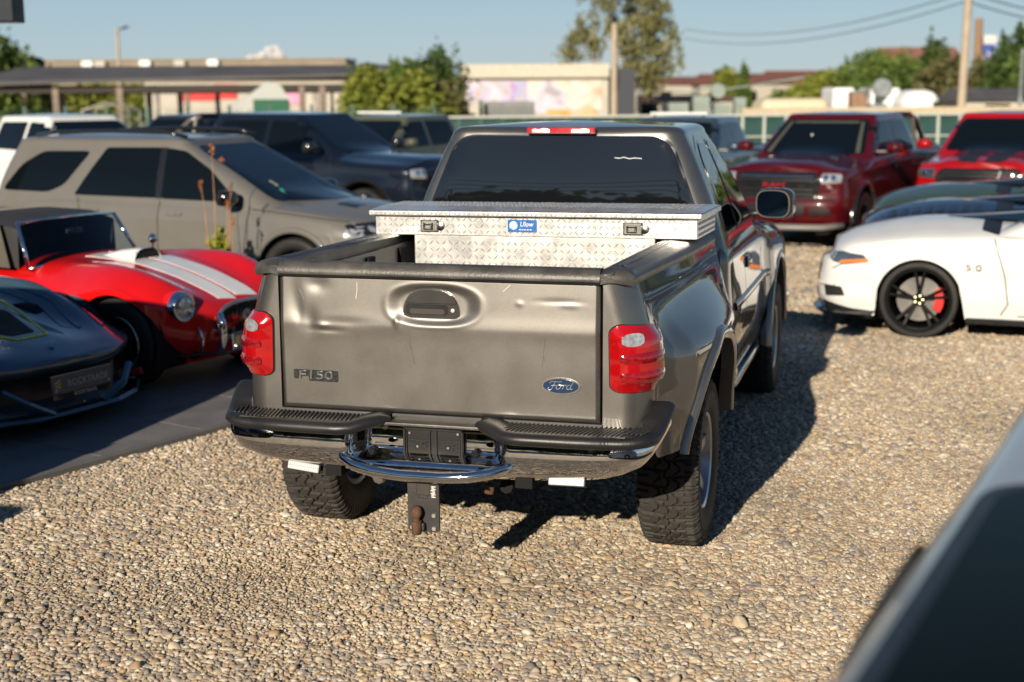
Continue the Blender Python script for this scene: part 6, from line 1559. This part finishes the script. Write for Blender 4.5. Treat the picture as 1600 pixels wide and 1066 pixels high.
# houses, tower
Mred = mat('red_tiles', (.17, .065, .045), .85, var=.25, vscale=2); Mhw = mat('house_wall', (.36, .33, .28), .9, var=.1)
def house(u, D, w, dpt, ze, zr_, label, wallm=None, roofm=None):
    q = at(u, D); T = empty('house', (q.x, q.y, 0), RZ, label, 'house'); MB().box((0, 0, ze/2), (w, dpt, ze)).build('wall', wallm or Mhw, T)
    m = MB(); h = w/2+.3; d = dpt/2+.3
    m.add([(-h, -d, ze), (h, -d, ze), (h, d, ze), (-h, d, ze), (-h*.9, 0, zr_), (h*.9, 0, zr_)], [(0, 1, 5, 4), (2, 3, 4, 5), (1, 2, 5), (3, 0, 4), (0, 3, 2, 1)]).build('roof', roofm or Mred, T)
    for k in range(int(w//3)):
        wn = box('window', (-w/2+1.6+3*k, -dpt/2-.02, ze*.55), (1.1, .06, 1.1), M_glass, T, bevel=0)
    return T
house(1075, 140, 9, 6, zz(134, 140), zz(122, 140), 'distant house with a red tiled roof right of the birch')
house(1185, 135, 13, 7, zz(134, 135), zz(118, 135), 'long distant house with a red roof right of the cypress')
house(1235, 150, 7, 6, zz(132, 150), zz(114, 150), 'small distant red-roofed house beside the bushes')
house(1050, 95, 7, 4, zz(158, 95), zz(150, 95), 'low pale shed below the birch', Mpale, mat('brown_roof', (.16, .08, .05), .8))
house(1412, 130, 7, 6, zz(110, 130), zz(80, 130), 'distant house whose reddish roof rises above the bushes', roofm=mat('dull_red_tiles', (.22, .10, .07), .9))
house(1525, 66, 3.4, 3, zz(160, 66), zz(143, 66), 'small shed with a dark roof near the insulators', Mpale, Mroof)
q = at(1504, 200); T = empty('chimney', (q.x, q.y, 0), RZ, 'brown brick chimney beside the coloured tower', 'chimney'); MB().lathe([(.62, 0), (.52, zz(44, 200, 1504)), (.58, zz(43, 200, 1504)+.05), (.4, zz(43, 200, 1504)+.1)], M=Matrix.Rotation(R(-90), 4, 'Y'), n=14).build('stack', mat('chimney_brick', (.26, .16, .09), .9, var=.2), T, smooth=True)
q = at(1519, 204); T = empty('tower_block', (q.x, q.y, 0), RZ, 'distant tower with blue, white and yellow stripes', 'tower')
for k, c in enumerate(((.55, .42, .2), (.08, .14, .45), (.6, .58, .55), (.55, .5, .12), (.6, .58, .55), (.10, .16, .5), (.62, .6, .56))):
    z0 = 2+k*1.15; MB().box((0, 0, z0), (1.9-.1*(k > 4), 1.8, 1.15)).build('painted_band', mat('band%d' % k, c, .8, var=.3, vscale=1), T)
for x in (-.55, .25): box('blue_panel', (x, -.95, 6.6), (.5, .1, 3.4), mat('tower_blue', (.05, .09, .42), .8, var=.5, vscale=1), T, bevel=0)

# vans, caravan and electrical gear behind the right fence
def boxvan(u0, u1, v0, v1, D, m, label, name='parked_van', rnd_=.12, win=None):
    a, b = at(u0, D), at(u1, D); w = (b-a).length; z0, z1 = .25, zz(v0, D, u0); c = (a+b)/2
    T = empty(name, (c.x, c.y, 0), RZ, label, 'van'); MB().box((0, 0, (z0+z1)/2), (w, 1.9, z1-z0)).build('body', m, T, bevel=rnd_, seg=3)
    for x in (-w*.32, w*.32):
        for y in (-.8, .8): MB().lathe([(0, .1), (.2, .1), (.3, .08), (.3, -.08), (0, -.1)], M=Matrix.Translation((x, y, .30)) @ Matrix.Rotation(R(90), 4, 'Z'), n=16).build('wheel', M_rubber, T)
    for (x0, x1, za, zb_) in win or (): box('window', ((x0+x1)/2*w, -.955, lerp(z0, z1, (za+zb_)/2)), ((x1-x0)*w, .02, (z1-z0)*(zb_-za)), M_glassg, T, bevel=0)
    return T
boxvan(1279, 1312, 143, 180, 48, M_white, 'white box van left of the crate behind the fence', win=[(.30, .44, .55, .8)])
boxvan(1336, 1380, 144, 180, 49, M_white, 'white van partly behind the transformer', win=[(-.4, -.1, .6, .85)])
boxvan(1384, 1442, 148, 180, 47, M_white, 'rounded white van nearest the tall utility pole', rnd_=.45, win=[(.25, .42, .55, .8)])
boxvan(1172, 1275, 158, 190, 43, mat('cream_body', (.58, .50, .34), .5), 'cream caravan behind the green fence', name='caravan', rnd_=.25, win=[(-.22, .08, .35, .8), (.14, .36, .35, .8)])
q = at(1326, 46); box('wooden_crate', (q.x, q.y, zz(165, 46, 1326)), (.5, .5, .65), mat('crate_wood', (.25, .15, .09), .8, var=.2), None, bevel=0, rot=(0, 0, RZ), label='brown wooden crate stacked between the two white vans', cat='crate')
bpy.data.objects['wooden_crate'].scale = (1, 1, 1)
q = at(1355, 42); T = empty('transformer', (q.x, q.y, 0), RZ, 'grey electrical transformer with bushings in front of the white vans', 'transformer'); Mg = mat('switchgear_grey', (.22, .25, .25), .6, .2, var=.2)
MB().box((0, 0, .85), (.5, .6, 1.7)).build('tank', Mg, T, bevel=.03)
for x, z in ((-.30, 2.35), (.05, 2.5), (.22, 2.3)): MB().lathe([(.03, 0), (.07, .04), (.03, .08), (.09, .12), (.03, .16), (.09, .2), (.03, .24), (.07, .3), (0, .34)], M=Matrix.Translation((x, 0, z-.5)) @ Matrix.Rotation(R(-90), 4, 'Y'), n=10).build('bushing', Mg, T)
MB().tube([(-.7, 0, 2.0), (-.3, 0, 2.12), (.1, 0, 2.2), (.2, 0, 1.8)], .04, n=6).build('busbar', Mg, T); MB().lathe([(0, .1), (.25, .08), (.3, 0), (.25, -.1), (0, -.1)], M=Matrix.Translation((.12, -.1, 2.15)) @ Matrix.Rotation(R(90), 4, 'Z'), n=14).build('drum', Mg, T)
for i, (u, v0, D, m1) in enumerate(((1572, 88, 40, Mg), (1585, 97, 40, mat('brown_ceramic', (.09, .03, .02), .25, coat=.5)), (1597, 97, 40, mat('brown_ceramic', (.09, .03, .02), .25, coat=.5)))):
    q = at(u, D); z1 = zz(v0, D, u); T = empty('insulator', (q.x, q.y, 0), RZ, ['tall grey ribbed insulator left of the brown ones', 'brown ribbed insulator with a yellow tip', 'brown insulator cut by the right edge'][i], 'insulator')
    MB().tube([(0, 0, 0), (0, 0, z1-1.3)], .06, n=6).build('stand', Mg, T); pr_ = []; k = 0; z = z1-1.3
    while z < z1-.15: pr_ += [(.045, z), (.085, z+.02), (.045, z+.04)]; z += .07
    MB().lathe([(0, z1-1.3)]+pr_+[(.04, z1-.15), (0, z1-.14)], M=Matrix.Rotation(R(-90), 4, 'Y'), n=12).build('ribbed_core', m1, T)
    box('terminal', (0, 0, z1-.08), (.07, .07, .16), Mg if i == 0 else mat('yellow_phase', (.6, .45, .05), .5), T, bevel=0)
q = at(1098, 45); T = empty('switchgear', (q.x, q.y, 0), RZ, 'pale green switchgear cabinets behind the slate blue pickup', 'switchgear')
Mg2 = mat('pale_green_gear', (.22, .27, .24), .6, var=.2, vscale=2)
for x, w, z in ((-.9, .6, 1.75), (-.2, .5, 1.95), (.45, .5, 1.7), (1.0, .35, 1.9)): box('cabinet', (x, 0, z/2), (w, .6, z), Mg2, T, bevel=.02)
MB().tube([(-1.2, 0, 2.1), (-.6, 0, 2.05), (.0, 0, 2.2), (.6, 0, 2.15), (3.0, 0, 2.5)], .03, n=6).build('pipe', Mg2, T)
MB().lathe([(0, .15), (.22, .12), (.25, 0), (.22, -.15), (0, -.15)], M=Matrix.Translation((.3, -.2, 2.1)) @ Matrix.Rotation(R(90), 4, 'Z'), n=12).build('insulator_drum', Mg2, T)

# fences
Mgf = mat('fence_green', (.020, .085, .065), .5, var=.15); Mfw = mat('fence_white', (.40, .42, .38), .6)
D = 30
T = empty('green_fence', (0, 0, 0), 0, 'green sheet fence with pale posts and rail along the back of the lot', 'fence')
zf = zz(184, D, 1300)
u = 690; Mp_ = mat('green_sheet', (.02, .062, .056), .35, var=.25, vscale=2)
while u < 1680:
    lumber('fence_panel', at(u+1.0, D), at(u+32.0, D), .08, zf-.03, .025, Mp_, T)
    q = at(u, D-.02); o = MB().box((0, 0, 0), (.055, .06, zf)).build('post', Mfw if u > 1150 else Mgf, T); o.location = (q.x, q.y, zf/2); o.rotation_euler = (0, 0, RZ); u += 33
lumber('rail', at(690, D-.05), at(1690, D-.05), zf-.028, zf+.02, .05, Mfw, T); lumber('rail', at(1150, D-.05), at(1690, D-.05), zf-.46, zf-.43, .03, Mfw, T)
T = empty('low_wall', (0, 0, 0), 0, 'cream wall whose top shows just above the green fence', 'wall'); lumber('wall', at(1150, 34), at(1680, 34), 0, zz(174, 34, 1400), .25, mat('cream_render', (.46, .38, .26), .85, var=.12), T)
D = 36; T = empty('mesh_fence', (0, 0, 0), 0, 'green wire mesh fence on thin posts behind the left row of cars', 'fence'); zf = zz(162, D, 300)
m = MB(); m2 = MB(); u = -60; i = 0
while u < 700:
    q = at(u, D); m2.box((q.x, q.y, zf/2), (.05, .05, zf)) if i % 8 == 0 else m.box((q.x, q.y, zf/2), (.010, .010, zf)); u += 5.2; i += 1
for z in np.arange(.2, zf, .2): a, b = at(-60, D), at(700, D); m.tube([(a.x, a.y, z), (b.x, b.y, z)], .008, n=4)
m.build('wire_mesh', Mgf, T, kind='stuff')
u = -60; pm_m = None
while u < 700:
    q = at(u, D)
    if pm_m is None: o = MB().box((0, 0, 0), (.06, .06, zf+.08)).build('post', Mgf, T); pm_m = o.data
    else: o = bpy.data.objects.new('post', pm_m); link(o, T)
    o.location = (q.x, q.y, (zf+.08)/2); o.rotation_euler = (0, 0, RZ); u += 62

# sign corner at the top left
q = at(-12, 15); T = empty('lot_sign', (q.x, q.y, 0), RZ, 'dark box sign on a mast, only its lower corner in view at the top left', 'sign')
z0 = zz(29, 15, 0); x1 = (33+45)*15/2228
box('sign_box', (x1-.75, 0, z0+.45), (1.5, .35, .9), mat('sign_grey', (.006, .012, .02), .5, spec=.2), T, bevel=.01); box('sign_screen', (x1-.83, -.178, z0+.47), (1.24, .012, .80), mat('sign_face', (.006, .010, .03), .15, coat=.5), T, bevel=0)
MB().tube([(x1-.75, 0, 0), (x1-.75, 0, z0+.02)], .08, n=10).build('mast', M_dark, T)

# dry weed between roadster and wagon
q = Vector((-4.42, 6.75)); T = empty('weed', (q.x, q.y, 0), 0, 'tall dry weed with reddish stems and small green leaves in front of the wagon', 'plant'); Ms = mat('dry_stem', (.42, .20, .09), .8, var=.3); Mr = mat('rust_leaf', (.50, .17, .05), .7)
g = random.Random(4); m = MB(); tips = []
for (x, h, lean) in ((0, 1.62, -.04), (-.03, 1.30, -.14), (.04, 1.25, .10), (.08, 1.10, .02), (.03, .95, .12), (-.06, .8, -.08), (.10, .9, .06)):
    P = [(x, 0, .0), (x+lean*.35+g.uniform(-.01, .01), g.uniform(-.03, .03), h*.4), (x+lean*.7, g.uniform(-.03, .03), h*.75), (x+lean, 0, h)]
    m.tube(P, [.006, .005, .004, .002], n=5); tips.append(P[-1])
m.build('stems', Ms, T)
crown([(0, 0, .66, .12, .1, .10), (.02, 0, .80, .05, .05, .06)], 130, .055, leafmat('weed_green', (.22, .26, .03), (.35, .36, .06)), T, 91, 'leaves')
crown([(t[0], t[1], t[2]-.03, .022, .02, .06) for t in tips[:5]]+[(.06, 0, 1.5, .025, .02, .025)], 70, .02, leafmat('weed_rust', (.45, .15, .05), (.55, .25, .10)), T, 92, 'seed_heads')

# a small far cloud
g = np.random.default_rng(8); m = MB(); bm = bmesh.new(); D = 900
q = at(432, D)
for k in range(60):
    x = g.uniform(-11, 11); z = zz(92, D, 432)+g.uniform(0, 1)*(7.5*math.exp(-((x-4)/5)**2)+2.5); r = g.uniform(1.3, 2.6)
    bmesh.ops.create_icosphere(bm, subdivisions=2, radius=r, matrix=Matrix.Translation((x, g.uniform(-4, 4), z)))
me = bpy.data.meshes.new('cloud'); bm.to_mesh(me); bm.free()
cm = bpy.data.materials.new('cloud_vapour'); cm.use_nodes = True; n_ = cm.node_tree.nodes; l_ = cm.node_tree.links; b_ = n_['Principled BSDF']; b_.inputs['Base Color'].default_value = (.82, .80, .80, 1); b_.inputs['Roughness'].default_value = 1
b_.inputs['Alpha'].default_value = .30
me.materials.append(cm); me.polygons.foreach_set('use_smooth', [True]*len(me.polygons))
o = bpy.data.objects.new('cloud', me); link(o); o.location = (q.x, q.y, 0); o.rotation_euler = (0, 0, RZ); tag(o, kind='stuff', label='small pale cloud low over the shed roof')

# trees standing behind the photographer, seen in the rear window and shading the near gravel
for i in range(9):
    x = -24+i*5.4; h = [5.9, 5.3, 6.4, 5.6, 5.9, 5.1, 5.5, 6.3, 6.6][i]
    tree(0, 0, h, 8.5, LF_d, ['tree behind the photographer, %s in the row' % w for w in ('first', 'second', 'third', 'fourth', 'fifth', 'sixth', 'seventh', 'eighth', 'ninth')][i], n=5200, ls=.5, seed=100+i, p=Vector((x-5, -23.5+(i % 3)*.7)), trunk=True)
T = empty('utility_pole', (-2.2, -31, 0), 0, 'two-legged pole with wires behind the photographer, mirrored in the rear window', 'pole')
MB().tube([(0, 0, 0), (0, 0, 9)], .16, n=8).build('leg', Mcon, T); MB().tube([(-2.2, 0, 0), (0, 0, 8.6)], .14, n=8).build('brace', Mcon, T)
for z in (8.4, 7.7, 7.0): MB().tube([(-30, 0, z+.6), (-12, 0, z), (0, 0, z+.3), (14, 0, z), (30, 0, z+.5)], .05, n=4).build('wire', M_dark, T)
# small butt on the gravel
o = MB().tube([(0, 0, 0), (.045, .012, .003)], .006, n=8).build('cigarette_butt', M_white, None); q = Vector((1.98, -1.35)); o.location = (q.x, q.y, .022); tag(o, 'white cigarette butt on the gravel beside the near white car', 'cigarette butt')
